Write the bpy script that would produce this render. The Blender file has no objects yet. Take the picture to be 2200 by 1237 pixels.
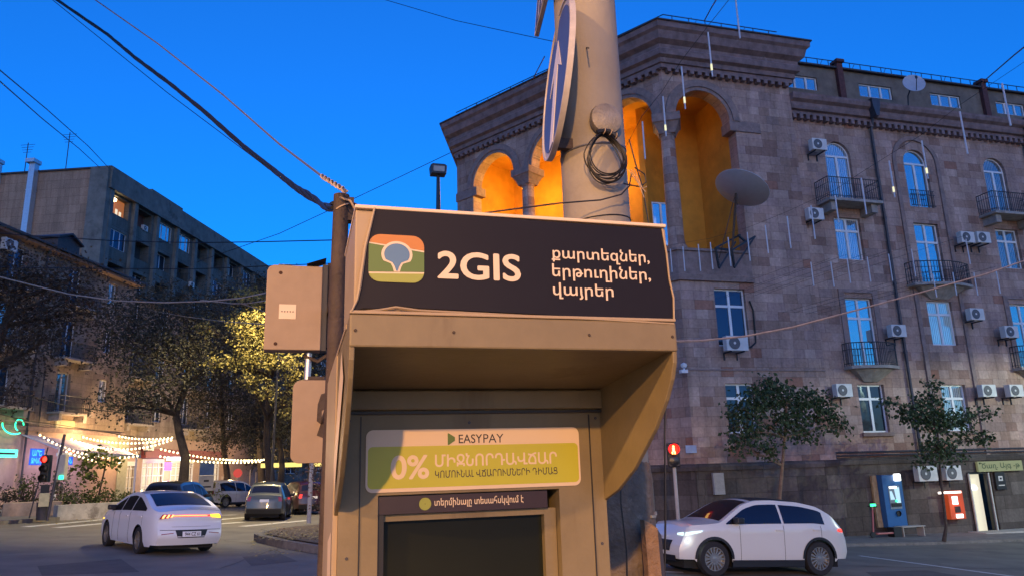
import bpy, bmesh, math, random
import numpy as np
from mathutils import Vector, Matrix
from math import sin, cos, pi, radians, atan2
random.seed(7)
S = bpy.context.scene
COL = S.collection
# ------------------------------------------------------------------ camera
F_, CX, CY = 1600., 1100., 618.5
def nrm(v):
    v = np.array(v, float); return v / np.linalg.norm(v)
_up = nrm((-200, -6600, 1600)); _d = np.array((6870 - CX, 844 - CY, F_)); _d = nrm(_d - _up * _d.dot(_up))
_Y = np.cross(_d, _up)
if _Y[2] < 0: _Y = -_Y
ROT = np.array([_d, _Y, _up]); CAM = np.array([0, 0, 1.7])
cam = bpy.data.objects.new('camera', bpy.data.cameras.new('camera')); COL.objects.link(cam)
cam.data.sensor_width = 36; cam.data.lens = 36 * F_ / 2200; cam.data.clip_start = .02; cam.data.clip_end = 3000
m = Matrix.Identity(4)
for i in range(3):
    m[i][0] = ROT[i][0]; m[i][1] = -ROT[i][1]; m[i][2] = -ROT[i][2]; m[i][3] = CAM[i]
cam.matrix_world = m
S.camera = cam
def ray(x, y): return ROT @ nrm((x - CX, y - CY, F_))
def onY(x, y, Yf):                       # a point of the photograph on the plane y = Yf
    r = ray(x, y); return Vector(CAM + r * (Yf / r[1]))
def onP(x, y, p, n):
    r = ray(x, y); p = np.array(p, float); n = np.array(n, float); return Vector(CAM + r * ((p - CAM) @ n / (r @ n)))
def atD(x, y, d): return Vector(CAM + ROT @ (np.array(((x - CX) / F_, (y - CY) / F_, 1)) * d))
# ------------------------------------------------------------------ world, sun, exposure
w = bpy.data.worlds.new("World"); S.world = w; w.use_nodes = True
nt = w.node_tree; bg = nt.nodes['Background']
sky = nt.nodes.new('ShaderNodeTexSky'); sky.sky_type = 'NISHITA'; sky.sun_disc = False
sky.sun_elevation = radians(1.8); sky.sun_rotation = radians(190); sky.ozone_density = 6; sky.altitude = 1000
nt.links.new(sky.outputs[0], bg.inputs[0]); bg.inputs[1].default_value = .1
sun = bpy.data.objects.new('sun', bpy.data.lights.new('sun', 'SUN')); COL.objects.link(sun)
sun.data.energy = .06; sun.data.angle = radians(80); sun.data.color = (1, .86, .8)
_a = radians(190); sv = Vector((sin(_a) * cos(radians(2.2)), cos(_a) * cos(radians(2.2)), sin(radians(2.2))))
sun.rotation_euler = sv.to_track_quat('Z', 'Y').to_euler()
S.view_settings.view_transform = 'Standard'; S.view_settings.look = 'None'
S.view_settings.exposure = 3.2; S.view_settings.gamma = 1
S.cycles.use_denoising = True; S.cycles.max_bounces = 5; S.cycles.sample_clamp_indirect = 1.0
S.cycles.caustics_reflective = False; S.cycles.caustics_refractive = False
# ------------------------------------------------------------------ helpers
class MB:
    def __init__(s): s.v = []; s.f = []; s.m = []; s.sm = []
    def add(s, vs, fs, mi=0, sm=False, M=None):
        o = len(s.v)
        s.v += [tuple(M @ Vector(v)) for v in vs] if M is not None else [tuple(v) for v in vs]
        for f in fs: s.f.append(tuple(i + o for i in f)); s.m.append(mi); s.sm.append(sm)
        return s
    def box(s, x0, x1, y0, y1, z0, z1, mi=0, M=None):
        vs = [(x, y, z) for z in (z0, z1) for y in (y0, y1) for x in (x0, x1)]
        return s.add(vs, [(0, 2, 3, 1), (4, 5, 7, 6), (0, 1, 5, 4), (2, 6, 7, 3), (0, 4, 6, 2), (1, 3, 7, 5)], mi, False, M)
    def tube(s, pts, r, n=6, mi=0, closed=False):
        pts = [Vector(p) for p in pts]; N = len(pts); rs = r if isinstance(r, (list, tuple)) else [r] * N
        o = len(s.v); ref = None
        for i, p in enumerate(pts):
            a = pts[(i - 1) % N] if (closed or i) else p; b = pts[(i + 1) % N] if (closed or i < N - 1) else p
            t = (b - a)
            t = t.normalized() if t.length > 1e-9 else Vector((0, 0, 1))
            if ref is None: ref = t.orthogonal().normalized()
            else:
                ref = ref - t * ref.dot(t); ref = ref.normalized() if ref.length > 1e-6 else t.orthogonal().normalized()
            bi = t.cross(ref)
            for k in range(n):
                q = p + (ref * cos(2 * pi * k / n) + bi * sin(2 * pi * k / n)) * rs[i]; s.v.append(tuple(q))
        for i in range(N if closed else N - 1):
            j = (i + 1) % N
            for k in range(n):
                l = (k + 1) % n
                s.f.append((o + i * n + k, o + i * n + l, o + j * n + l, o + j * n + k)); s.m.append(mi); s.sm.append(True)
        if not closed:
            s.f.append(tuple(o + k for k in range(n))[::-1]); s.f.append(tuple(o + (N - 1) * n + k for k in range(n)))
            s.m += [mi, mi]; s.sm += [False, False]
        return s
    def lathe(s, prof, n=16, mi=0, M=None, sm=True):       # prof: (r, z) about local z
        vs = []; fs = []; L = len(prof)
        for (r, z) in prof:
            for k in range(n): vs.append((r * cos(2 * pi * k / n), r * sin(2 * pi * k / n), z))
        for i in range(L - 1):
            for k in range(n):
                l = (k + 1) % n; fs.append((i * n + k, i * n + l, (i + 1) * n + l, (i + 1) * n + k))
        return s.add(vs, fs, mi, sm, M)
    def prism(s, poly, y0, y1, mi=0, M=None, sm=False):    # poly in (x, z), extruded along y
        n = len(poly); vs = [(x, y0, z) for x, z in poly] + [(x, y1, z) for x, z in poly]
        fs = [tuple(range(n)), tuple(range(2 * n - 1, n - 1, -1))]
        fs += [(i, i + n, (i + 1) % n + n, (i + 1) % n) for i in range(n)]
        return s.add(vs, fs, mi, sm, M)
    def build(s, name, mats, parent=None, loc=None, rot=None, recalc=True, angle=40, bev=0):
        me = bpy.data.meshes.new(name); me.from_pydata(s.v, [], s.f)
        for mt in (mats if isinstance(mats, (list, tuple)) else [mats]): me.materials.append(mt)
        me.polygons.foreach_set('material_index', s.m); me.polygons.foreach_set('use_smooth', s.sm)
        if recalc:
            b = bmesh.new(); b.from_mesh(me); bmesh.ops.recalc_face_normals(b, faces=b.faces); b.to_mesh(me); b.free()
        if any(s.sm): me.set_sharp_from_angle(angle=radians(angle))
        me.update()
        o = bpy.data.objects.new(name, me); COL.objects.link(o)
        if parent is not None: o.parent = parent
        if loc is not None: o.location = loc
        if rot is not None: o.rotation_euler = rot
        if bev:
            md = o.modifiers.new('b', 'BEVEL'); md.width = bev; md.segments = 2; md.limit_method = 'ANGLE'; md.angle_limit = radians(40)
        return o
def tag(o, label=None, cat=None, group=None, kind=None):
    if label: o['label'] = label
    if cat: o['category'] = cat
    if group: o['group'] = group
    if kind: o['kind'] = kind
    return o
def thing(name, label, cat, loc=(0, 0, 0), rz=0, group=None):
    o = bpy.data.objects.new(name, None); COL.objects.link(o); o.empty_display_size = .2
    o.location = loc; o.rotation_euler = (0, 0, rz); return tag(o, label, cat, group)
KIDS = {}
def copy_tree(o, parent=None):
    c = o.copy(); COL.objects.link(c); c.parent = parent
    for ch in [x for x in bpy.data.objects if x.parent == o]: copy_tree(ch, c)
    return c
def nodes(name):
    mt = bpy.data.materials.new(name); mt.use_nodes = True; return mt, mt.node_tree, mt.node_tree.nodes['Principled BSDF']
def mat(name, col, rough=.6, metal=0, var=.15, scale=6, bump=0, col2=None, thr=.55, spec=.5, coat=0, drip=0):
    mt, t, p = nodes(name)
    p.inputs['Roughness'].default_value = rough; p.inputs['Metallic'].default_value = metal
    p.inputs['Specular IOR Level'].default_value = spec; p.inputs['Coat Weight'].default_value = coat
    tc = t.nodes.new('ShaderNodeTexCoord'); no = t.nodes.new('ShaderNodeTexNoise')
    no.inputs['Scale'].default_value = scale; no.inputs['Detail'].default_value = 6; no.inputs['Roughness'].default_value = .6
    t.links.new(tc.outputs['Object'], no.inputs['Vector'])
    r = t.nodes.new('ShaderNodeValToRGB'); t.links.new(no.outputs['Fac'], r.inputs[0])
    c = Vector(col); r.color_ramp.elements[0].position = .3; r.color_ramp.elements[1].position = .7
    r.color_ramp.elements[0].color = (*(c * (1 - var)), 1); r.color_ramp.elements[1].color = (*(c * (1 + var)), 1)
    out = r.outputs[0]
    if col2:
        n2 = t.nodes.new('ShaderNodeTexNoise'); n2.inputs['Scale'].default_value = scale * .4; n2.inputs['Detail'].default_value = 8
        n2.inputs['Roughness'].default_value = .7
        if drip:       # stains run down
            mp = t.nodes.new('ShaderNodeMapping'); mp.inputs['Scale'].default_value = (1, 1, drip); t.links.new(tc.outputs['Object'], mp.inputs['Vector']); t.links.new(mp.outputs[0], n2.inputs['Vector'])
        else: t.links.new(tc.outputs['Object'], n2.inputs['Vector'])
        r2 = t.nodes.new('ShaderNodeValToRGB'); r2.color_ramp.elements[0].position = thr; r2.color_ramp.elements[1].position = thr + .08
        t.links.new(n2.outputs['Fac'], r2.inputs[0])
        mx = t.nodes.new('ShaderNodeMix'); mx.data_type = 'RGBA'
        t.links.new(r2.outputs[0], mx.inputs['Factor']); t.links.new(out, mx.inputs['A']); mx.inputs['B'].default_value = (*col2, 1)
        out = mx.outputs['Result']
    t.links.new(out, p.inputs['Base Color'])
    if bump:
        b = t.nodes.new('ShaderNodeBump'); b.inputs['Strength'].default_value = bump; b.inputs['Distance'].default_value = .02
        n3 = t.nodes.new('ShaderNodeTexNoise'); n3.inputs['Scale'].default_value = scale * 6; n3.inputs['Detail'].default_value = 4
        t.links.new(tc.outputs['Object'], n3.inputs['Vector']); t.links.new(n3.outputs['Fac'], b.inputs['Height'])
        t.links.new(b.outputs[0], p.inputs['Normal'])
    return mt
def emit(name, col, st):
    mt, t, p = nodes(name); p.inputs['Base Color'].default_value = (*[c * .3 for c in col], 1)
    p.inputs['Emission Color'].default_value = (*col, 1); p.inputs['Emission Strength'].default_value = st; return mt
def stone(name, cols, bw=.62, bh=.38, grime=.35):
    """ashlar blocks of tuff: every block its own tint, wall face in local x / z"""
    mt, t, p = nodes(name); L = t.links.new; N = t.nodes.new
    p.inputs['Roughness'].default_value = .85; p.inputs['Specular IOR Level'].default_value = .2
    tc = N('ShaderNodeTexCoord'); sp = N('ShaderNodeSeparateXYZ'); L(tc.outputs['Object'], sp.inputs[0])
    def mth(op, a, b=None):
        n = N('ShaderNodeMath'); n.operation = op
        for i, q in enumerate((a, b)):
            if q is None: continue
            if isinstance(q, (int, float)): n.inputs[i].default_value = q
            else: L(q, n.inputs[i])
        return n.outputs[0]
    row = mth('DIVIDE', sp.outputs['Z'], bh); rf = mth('FLOOR', row)
    wn = N('ShaderNodeTexWhiteNoise'); wn.noise_dimensions = '1D'; L(rf, wn.inputs['W'])
    sc = mth('ADD', mth('MULTIPLY', wn.outputs['Value'], .5), .75)
    u = mth('ADD', mth('DIVIDE', mth('MULTIPLY', sp.outputs['X'], sc), bw), mth('MULTIPLY', wn.outputs['Value'], 7.3))
    uf = mth('FLOOR', u)
    cb = N('ShaderNodeCombineXYZ'); L(uf, cb.inputs[0]); L(rf, cb.inputs[1])
    w2 = N('ShaderNodeTexWhiteNoise'); w2.noise_dimensions = '2D'; L(cb.outputs[0], w2.inputs['Vector'])
    rp = N('ShaderNodeValToRGB'); e = rp.color_ramp.elements; rp.color_ramp.interpolation = 'CONSTANT'
    while len(e) < len(cols): e.new(.5)
    for i, (pos, c) in enumerate(cols): e[i].position = pos; e[i].color = (*c, 1)
    L(w2.outputs['Value'], rp.inputs[0])
    # soft grain + large weather stains
    no = N('ShaderNodeTexNoise'); no.inputs['Scale'].default_value = .45; no.inputs['Detail'].default_value = 9; no.inputs['Roughness'].default_value = .72
    L(tc.outputs['Object'], no.inputs['Vector'])
    r2 = N('ShaderNodeMapRange'); L(no.outputs['Fac'], r2.inputs[0]); r2.inputs[1].default_value = .3; r2.inputs[2].default_value = .7
    r2.inputs[3].default_value = 1 - grime; r2.inputs[4].default_value = 1 + grime * .55
    n4 = N('ShaderNodeTexNoise'); n4.inputs['Scale'].default_value = 9; n4.inputs['Detail'].default_value = 6; L(tc.outputs['Object'], n4.inputs['Vector'])
    r4 = N('ShaderNodeMapRange'); L(n4.outputs['Fac'], r4.inputs[0]); r4.inputs[1].default_value = .3; r4.inputs[2].default_value = .7; r4.inputs[3].default_value = .86; r4.inputs[4].default_value = 1.14
    mp = N('ShaderNodeMapping'); mp.inputs['Scale'].default_value = (1.3, 1.3, .09); L(tc.outputs['Object'], mp.inputs['Vector'])
    n5 = N('ShaderNodeTexNoise'); n5.inputs['Scale'].default_value = 1.2; n5.inputs['Detail'].default_value = 7; n5.inputs['Roughness'].default_value = .65; L(mp.outputs[0], n5.inputs['Vector'])
    sk_ = N('ShaderNodeMapRange'); L(n5.outputs['Fac'], sk_.inputs[0]); sk_.inputs[1].default_value = .38; sk_.inputs[2].default_value = .6; sk_.inputs[3].default_value = .78; sk_.inputs[4].default_value = 1.08
    # joints
    def joint(q, wd):
        fr = mth('FRACT', q); d = mth('ABSOLUTE', mth('SUBTRACT', fr, .5)); return mth('GREATER_THAN', d, .5 - wd)
    j = mth('MAXIMUM', joint(row, .025), joint(u, .016))
    k = mth('MULTIPLY', mth('MULTIPLY', r2.outputs[0], r4.outputs[0]), mth('MULTIPLY', sk_.outputs[0], mth('SUBTRACT', 1, mth('MULTIPLY', j, .3))))
    mx = N('ShaderNodeVectorMath'); mx.operation = 'SCALE'; L(rp.outputs[0], mx.inputs[0]); L(k, mx.inputs['Scale'])
    L(mx.outputs[0], p.inputs['Base Color'])
    b = N('ShaderNodeBump'); b.inputs['Strength'].default_value = .35; b.inputs['Distance'].default_value = .03
    L(mth('ADD', mth('MULTIPLY', w2.outputs['Value'], .3), mth('SUBTRACT', n4.outputs['Fac'], mth('MULTIPLY', j, .6))), b.inputs['Height']); L(b.outputs[0], p.inputs['Normal'])
    return mt
def glass(name, tint, refl, base=(.02, .025, .035), rough=.03, folds=None):
    mt, t, p = nodes(name); N = t.nodes.new; L = t.links.new
    p.inputs['Base Color'].default_value = (*base, 1); p.inputs['Roughness'].default_value = .5; p.inputs['Specular IOR Level'].default_value = .08
    if folds:      # curtain folds seen through the pane
        tw = N('ShaderNodeTexCoord'); wv = N('ShaderNodeTexWave'); wv.inputs['Scale'].default_value = 3.2; wv.inputs['Distortion'].default_value = 3; wv.inputs['Detail'].default_value = 2
        L(tw.outputs['Object'], wv.inputs['Vector']); nz = N('ShaderNodeTexNoise'); nz.inputs['Scale'].default_value = .9; L(tw.outputs['Object'], nz.inputs['Vector'])
        ml = N('ShaderNodeMath'); ml.operation = 'MULTIPLY'; L(wv.outputs['Fac'], ml.inputs[0]); L(nz.outputs['Fac'], ml.inputs[1])
        rp = N('ShaderNodeValToRGB'); rp.color_ramp.elements[0].position = .1; rp.color_ramp.elements[1].position = .5; rp.color_ramp.elements[0].color = (*folds, 1); rp.color_ramp.elements[1].color = (*base, 1); L(ml.outputs[0], rp.inputs[0]); L(rp.outputs[0], p.inputs['Base Color'])
    g = N('ShaderNodeBsdfGlossy'); g.inputs['Color'].default_value = (*tint, 1); g.inputs['Roughness'].default_value = rough
    tc = N('ShaderNodeTexCoord'); no = N('ShaderNodeTexNoise'); no.inputs['Scale'].default_value = 1.1; L(tc.outputs['Object'], no.inputs['Vector'])
    b = N('ShaderNodeBump'); b.inputs['Strength'].default_value = .12; b.inputs['Distance'].default_value = .05; L(no.outputs['Fac'], b.inputs['Height']); L(b.outputs[0], g.inputs['Normal'])
    mx = N('ShaderNodeMixShader'); mx.inputs[0].default_value = refl
    L(p.outputs[0], mx.inputs[1]); L(g.outputs[0], mx.inputs[2]); L(mx.outputs[0], t.nodes['Material Output'].inputs[0]); return mt
# ------------------------------------------------------------------ materials
MV = [(0, (0.365, 0.235, 0.184)), (.16, (0.406, 0.267, 0.215)), (.34, (0.450, 0.305, 0.246)), (.5, (0.393, 0.264, 0.227)), (.64, (0.490, 0.343, 0.283)), (.75, (0.425, 0.291, 0.243)), (.88, (0.294, 0.178, 0.141)), (.95, (0.326, 0.224, 0.193)), (.975, (0.346, 0.173, 0.124))]
m_tuff = stone('tuff_stone', MV)
m_plinth = stone('basalt_plinth', [(0, (.1, .082, .074)), (.3, (.12, .1, .09)), (.6, (.085, .07, .064)), (.85, (.14, .118, .108))], 1.1, .55)
m_cornice = mat('cornice_stone', (.2, .135, .13), .85, var=.35, scale=3, bump=.4, col2=(.32, .25, .24), thr=.62)
m_trim = mat('trim_stone', (.25, .175, .155), .85, var=.25, scale=5, bump=.3)
m_attic = mat('attic_render', (.17, .135, .105), .9, var=.35, scale=1.6, bump=.3, col2=(.1, .08, .065), thr=.58)
m_rib = mat('rusty_red_rib', (.1, .035, .032), .8, var=.3, scale=6)
m_roof = mat('dark_roof_metal', (.05, .04, .04), .6, var=.3)
m_orange = mat('orange_plaster', (.56, .25, .025), .8, var=.16, scale=1.5, bump=.15, col2=(.46, .19, .02), thr=.6)
m_white = mat('white_window_frame', (.72, .72, .74), .45, var=.05)
m_iron = mat('dark_iron', (.035, .04, .05), .5, .4, var=.2)
m_pipe = mat('grey_drainpipe', (.06, .06, .075), .5, .3, var=.25)
m_conc = mat('balcony_concrete', (.33, .29, .26), .9, var=.25, scale=4, bump=.3, col2=(.22, .17, .14), thr=.6)
m_gl_sky = glass('window_glass_sky', (.85, .97, 1), .5, base=(.10, .12, .14))
m_gl_cur = glass('window_glass_curtain', (.85, .97, 1), .33, base=(.5, .52, .55), folds=(.12, .13, .15))
m_gl_dark = glass('window_glass_dark', (.5, .7, 1), .07)
m_gl_lit = glass('window_glass_pale', (.9, 1, .95), .3, base=(.7, .85, .78), folds=(.35, .42, .4))
m_gl_half = glass('window_glass_blind', (.85, .97, 1), .22, base=(.34, .33, .33), folds=(.05, .05, .06))
m_ac = mat('ac_casing', (.62, .60, .58), .5, var=.08)
m_acf = mat('ac_fan_grille', (.11, .11, .12), .6)
m_acb = mat('vent_cabinet_grey', (.3, .3, .3), .6)  # plain grey of the louvred vent cabinet
m_asph = mat('asphalt', (.165, .152, .128), .75, var=.22, scale=.8, bump=.3, col2=(.12, .11, .095), thr=.56, spec=.4)
m_walk = mat('sidewalk_paving', (.16, .155, .15), .85, var=.25, scale=2, bump=.3)
m_kerb = mat('kerb_stone', (.17, .155, .14), .85, var=.3, scale=5, bump=.4)
m_paint = mat('road_paint', (.55, .55, .53), .7, var=.25, scale=4, col2=(.14, .135, .13), thr=.62)
m_soil = mat('dry_soil', (.13, .095, .07), .95, var=.45, scale=7, bump=.8, col2=(.26, .21, .13), thr=.62)
m_leafd = mat('dry_fallen_leaves', (.34, .27, .10), .8, var=.4, scale=20)
m_bark = mat('bark', (.075, .055, .042), .95, var=.35, scale=14, bump=.7)
m_barkL = mat('young_bark', (.2, .13, .08), .9, var=.3, scale=14, bump=.5)
# kiosk
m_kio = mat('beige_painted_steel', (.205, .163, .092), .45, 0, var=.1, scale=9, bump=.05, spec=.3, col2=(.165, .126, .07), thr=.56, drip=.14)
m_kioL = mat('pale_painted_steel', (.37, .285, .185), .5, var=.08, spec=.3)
m_vinyl = mat('dark_navy_vinyl', (.011, .009, .012), .5, var=.12, scale=3, spec=.2)
m_cream = mat('white_vinyl', (.72, .57, .40), .5, var=.03)
m_org = mat('logo_orange', (.5, .19, .035), .5, var=.04)
m_grn = mat('logo_green', (.1, .17, .03), .5, var=.04)
m_ygr = mat('logo_yellow_green', (.3, .33, .05), .5, var=.04)
m_blu = mat('logo_blue', (.09, .19, .33), .5, var=.04)
m_panel = mat('panel_white', (.70, .55, .39), .4, var=.03)
m_lime = mat('panel_lime_green', (.47, .45, .02), .4, var=.06, scale=3)
m_dtext = mat('dark_text', (.03, .022, .022), .5)
m_brown = mat('dark_brown_strip', (.03, .012, .012), .4)
m_screen = glass('kiosk_screen_glass', (.75, .95, .8), .035, base=(.008, .0095, .006), rough=.06)
m_black = mat('black_plastic', (.012, .012, .014), .5)
m_pole = mat('grey_pole_paint', (.3, .265, .21), .7, var=.12, scale=3, bump=.2, col2=(.24, .205, .16), thr=.58)
m_wrap = mat('torn_poster_wrap', (.17, .135, .10), .7, var=.4, scale=9, bump=.5, col2=(.42, .33, .24), thr=.6)
m_rust = mat('rusty_brown_pipe', (.06, .042, .032), .75, .1, var=.3, scale=10, bump=.3, col2=(.07, .035, .022), thr=.58)
m_sgrey = mat('sign_grey_back', (.42, .39, .35), .6, var=.12, scale=5)
m_sblue = mat('road_sign_blue', (.07, .09, .2), .5, var=.1, scale=4)
m_rim = mat('sign_rim', (.5, .46, .43), .5, var=.2, scale=10)
m_box = mat('beige_sign_back', (.31, .225, .145), .6, var=.08, scale=12, col2=(.24, .16, .095), thr=.6, drip=.12)
m_cable = mat('black_cable', (.008, .008, .009), .5)
m_steel = mat('bare_steel_cable', (.2, .2, .21), .5, .5)
m_rope = mat('tan_rope', (.45, .33, .22), .85, var=.3, scale=30)
m_beigewire = mat('pale_wire', (.32, .25, .2), .7, var=.2, scale=10)
m_board = mat('orange_lit_board', (.33, .2, .1), .75, var=.3, scale=10, bump=.6, col2=(.5, .36, .22), thr=.55)  # orange of the lamplight is part of this board colour
m_film = mat('clear_tape', (.3, .3, .28), .15, var=.3, scale=12, coat=1)
# ------------------------------------------------------------------ ground
def gz(x, y):
    a = -.24 - .045 * min(max(x, -22), 5)
    if x > 5: a -= .055 * (min(x, 21) - 5)
    if x > 21: a -= .025 * (min(x, 60) - 21)
    if x < 3 and y > 20: a -= .004 * (min(y, 70) - 20) * min(1, (3 - x) / 4)
    return a
def sheet(name, poly, dz, mt, step=1.0, kind='structure', thick=0):
    """a sheet lying on the ground inside a polygon (world xy), optional kerb height"""
    b = bmesh.new(); vs = [b.verts.new((x, y, 0)) for x, y in poly]; b.faces.new(vs)
    xs = [p[0] for p in poly]; ys = [p[1] for p in poly]
    x = math.floor(min(xs)) + step
    while x < max(xs):
        bmesh.ops.bisect_plane(b, geom=b.verts[:] + b.edges[:] + b.faces[:], plane_co=(x, 0, 0), plane_no=(1, 0, 0)); x += step
    y = math.floor(min(ys)) + step
    while y < max(ys):
        bmesh.ops.bisect_plane(b, geom=b.verts[:] + b.edges[:] + b.faces[:], plane_co=(0, y, 0), plane_no=(0, 1, 0)); y += step * 2
    bmesh.ops.triangulate(b, faces=b.faces[:])
    for v in b.verts: v.co.z = gz(v.co.x, v.co.y) + dz
    bmesh.ops.recalc_face_normals(b, faces=b.faces)
    if sum(f.normal.z for f in b.faces) < 0: bmesh.ops.reverse_faces(b, faces=b.faces[:])
    if thick:
        r = bmesh.ops.extrude_face_region(b, geom=b.faces[:])
        for v in [g for g in r['geom'] if isinstance(g, bmesh.types.BMVert)]: pass
        for v in b.verts: pass
        for g in r['geom']:
            if isinstance(g, bmesh.types.BMVert): g.co.z += 0
        ext = set(g for g in r['geom'] if isinstance(g, bmesh.types.BMVert))
        for v in b.verts:
            if v not in ext: v.co.z -= thick
        bmesh.ops.recalc_face_normals(b, faces=b.faces)
    me = bpy.data.meshes.new(name); b.to_mesh(me); b.free(); me.materials.append(mt)
    o = bpy.data.objects.new(name, me); COL.objects.link(o)
    if kind: o['kind'] = kind
    return o
def ground():
    xs = [-1500, -600, -200, -90, -50, -35] + [-28 + i for i in range(0, 76)] + [52, 60, 90, 200, 600, 1500]
    ys = [-1500, -600, -200, -90, -50, -30] + [-24 + i * 2 for i in range(0, 62)] + [105, 130, 200, 600, 2500]
    M = MB(); vs = [(x, y, gz(x, y)) for y in ys for x in xs]; n = len(xs)
    fs = [(j * n + i, j * n + i + 1, (j + 1) * n + i + 1, (j + 1) * n + i) for j in range(len(ys) - 1) for i in range(n - 1)]
    M.add(vs, fs, 0, True); o = M.build('road', m_asph, angle=180); o['kind'] = 'structure'
ground()
LX, LY = .3545, .935            # direction of the left-hand street
P0 = Vector((-13.42, 50.97)); TA = Vector((14.25, 25.7)); TL = Vector((-.5243, .8515))
def left(s, g=0): return (P0.x + LX * s + LY * g, P0.y + LY * s - LX * g)
def TP(s, g=0): return (TA.x + TL.x * s - .8515 * g, TA.y + TL.y * s - .5243 * g)
# sidewalks (real kerb steps)
kb = sheet('sidewalk', [(20.6, 23.1), (60, 23.1), (60, 26.4), (14.3, 26.4), TP(13, -.5), TP(14, 3.3), TP(1.5, 3.6), (13.2, 22.6), (15.5, 22.2)], .10, m_walk, 1.0, thick=.2)
ks = sheet('kerb', [(15.4, 22.02), (20.6, 22.92), (60, 22.92), (60, 23.08), (20.55, 23.08), (15.4, 22.18)], .09, m_kerb, 2.0, thick=.2)
lw = sheet('sidewalk', [left(-40, 8.4), left(-5, 8.0), left(3, 7.2), left(8, 5.2), left(60, 5.2), left(60, -.5), left(-40, -.5)], .13, m_walk, 1.5, thick=.25)
kl = sheet('kerb', [left(-40, 8.55), left(-5, 8.15), left(3, 7.35), left(8, 5.35), left(60, 5.35), left(60, 5.22), left(8, 5.22), left(3, 7.22), left(-5, 8.02), left(-40, 8.42)], .14, m_kerb, 2.0, thick=.3)
sheet('sidewalk', [(-.9, -14), (4, -14), (4, 2.9), (1.9, 4.6), (-.6, 4.6)], .06, m_walk, 1.0, thick=.2)
# island with soil and kerb
isl = [(-1.1, 24.6), (-1.25, 25.4), (-1.0, 26.8), (-.2, 28.6), (1.2, 30.2), (3.2, 30.8), (4.2, 29.5), (4.4, 24), (3.6, 20.4), (2.0, 19.6), (.8, 20.2), (-.3, 22.4)]
def inset(poly, d):
    c = Vector((sum(p[0] for p in poly) / len(poly), sum(p[1] for p in poly) / len(poly)))
    return [tuple(Vector(p) + (c - Vector(p)).normalized() * d) for p in poly]
sheet('kerb', isl, .2, m_kerb, 1.0, thick=.35)
sheet('soil', inset(isl, .3), .235, m_soil, .5)
# road markings
def stripe(a, b, wd, name='road_marking', dz=.006):
    a = Vector(a); b = Vector(b); t = (b - a).normalized(); q = Vector((-t.y, t.x)) * wd / 2
    sheet(name, [tuple(a - q), tuple(b - q), tuple(b + q), tuple(a + q)], dz, m_paint, 1.0)
def gp(px, py):
    p = None; z = 0
    for _ in range(12):
        r = ray(px, py); t = (z - CAM[2]) / r[2]; p = CAM + r * t; z = gz(p[0], p[1])
    return Vector(p[:2])
stripe(gp(1846, 1193), gp(2195, 1240), .16)
stripe(gp(1380, 1226), gp(1468, 1229), .22)
for (a, b) in (((55, 1131), (225, 1115)), ((120, 1133), (262, 1120)), ((400, 1130), (520, 1121)), ((400, 1121), (560, 1108)), ((520, 1130), (620, 1120)), ((400, 1108), (510, 1105)), ((610, 1122), (660, 1117))):
    stripe(gp(*a), gp(*b), .42)
m_seam = mat('bitumen_seam', (.03, .028, .027), .6, var=.3)
for a_, b_, w_ in (((470, 1220), (585, 1180), .05), ((0, 1190), (240, 1172), .04), ((480, 1160), (545, 1168), .05), ((1850, 1215), (2195, 1222), .05), ((1480, 1236), (1600, 1232), .04)):
    a_ = gp(*a_); b_ = gp(*b_); n_ = 7; prev = a_
    t_ = (b_ - a_).normalized(); q_ = Vector((-t_.y, t_.x))
    up_ = []; lo_ = []
    for k in range(n_ + 1):
        c_ = a_.lerp(b_, k / n_) + q_ * random.uniform(-.07, .07); up_.append(tuple(c_ + q_ * w_ * random.uniform(.3, .7))); lo_.append(tuple(c_ - q_ * w_ * random.uniform(.3, .7)))
    sheet('road_seam', up_ + lo_[::-1], .005, m_seam, 1.0)
m_patch = mat('asphalt_patch', (.085, .08, .075), .8, var=.2, scale=2, bump=.3)
for pts_ in (((80, 1215), (260, 1200), (300, 1228), (90, 1236)), ((1860, 1228), (1990, 1224), (2060, 1236), (1880, 1240)), ((520, 1195), (600, 1188), (640, 1205), (540, 1215))):
    sheet('road_patch', [tuple(gp(*p_)) for p_ in pts_], .0035, m_patch, 1.0)
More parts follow.
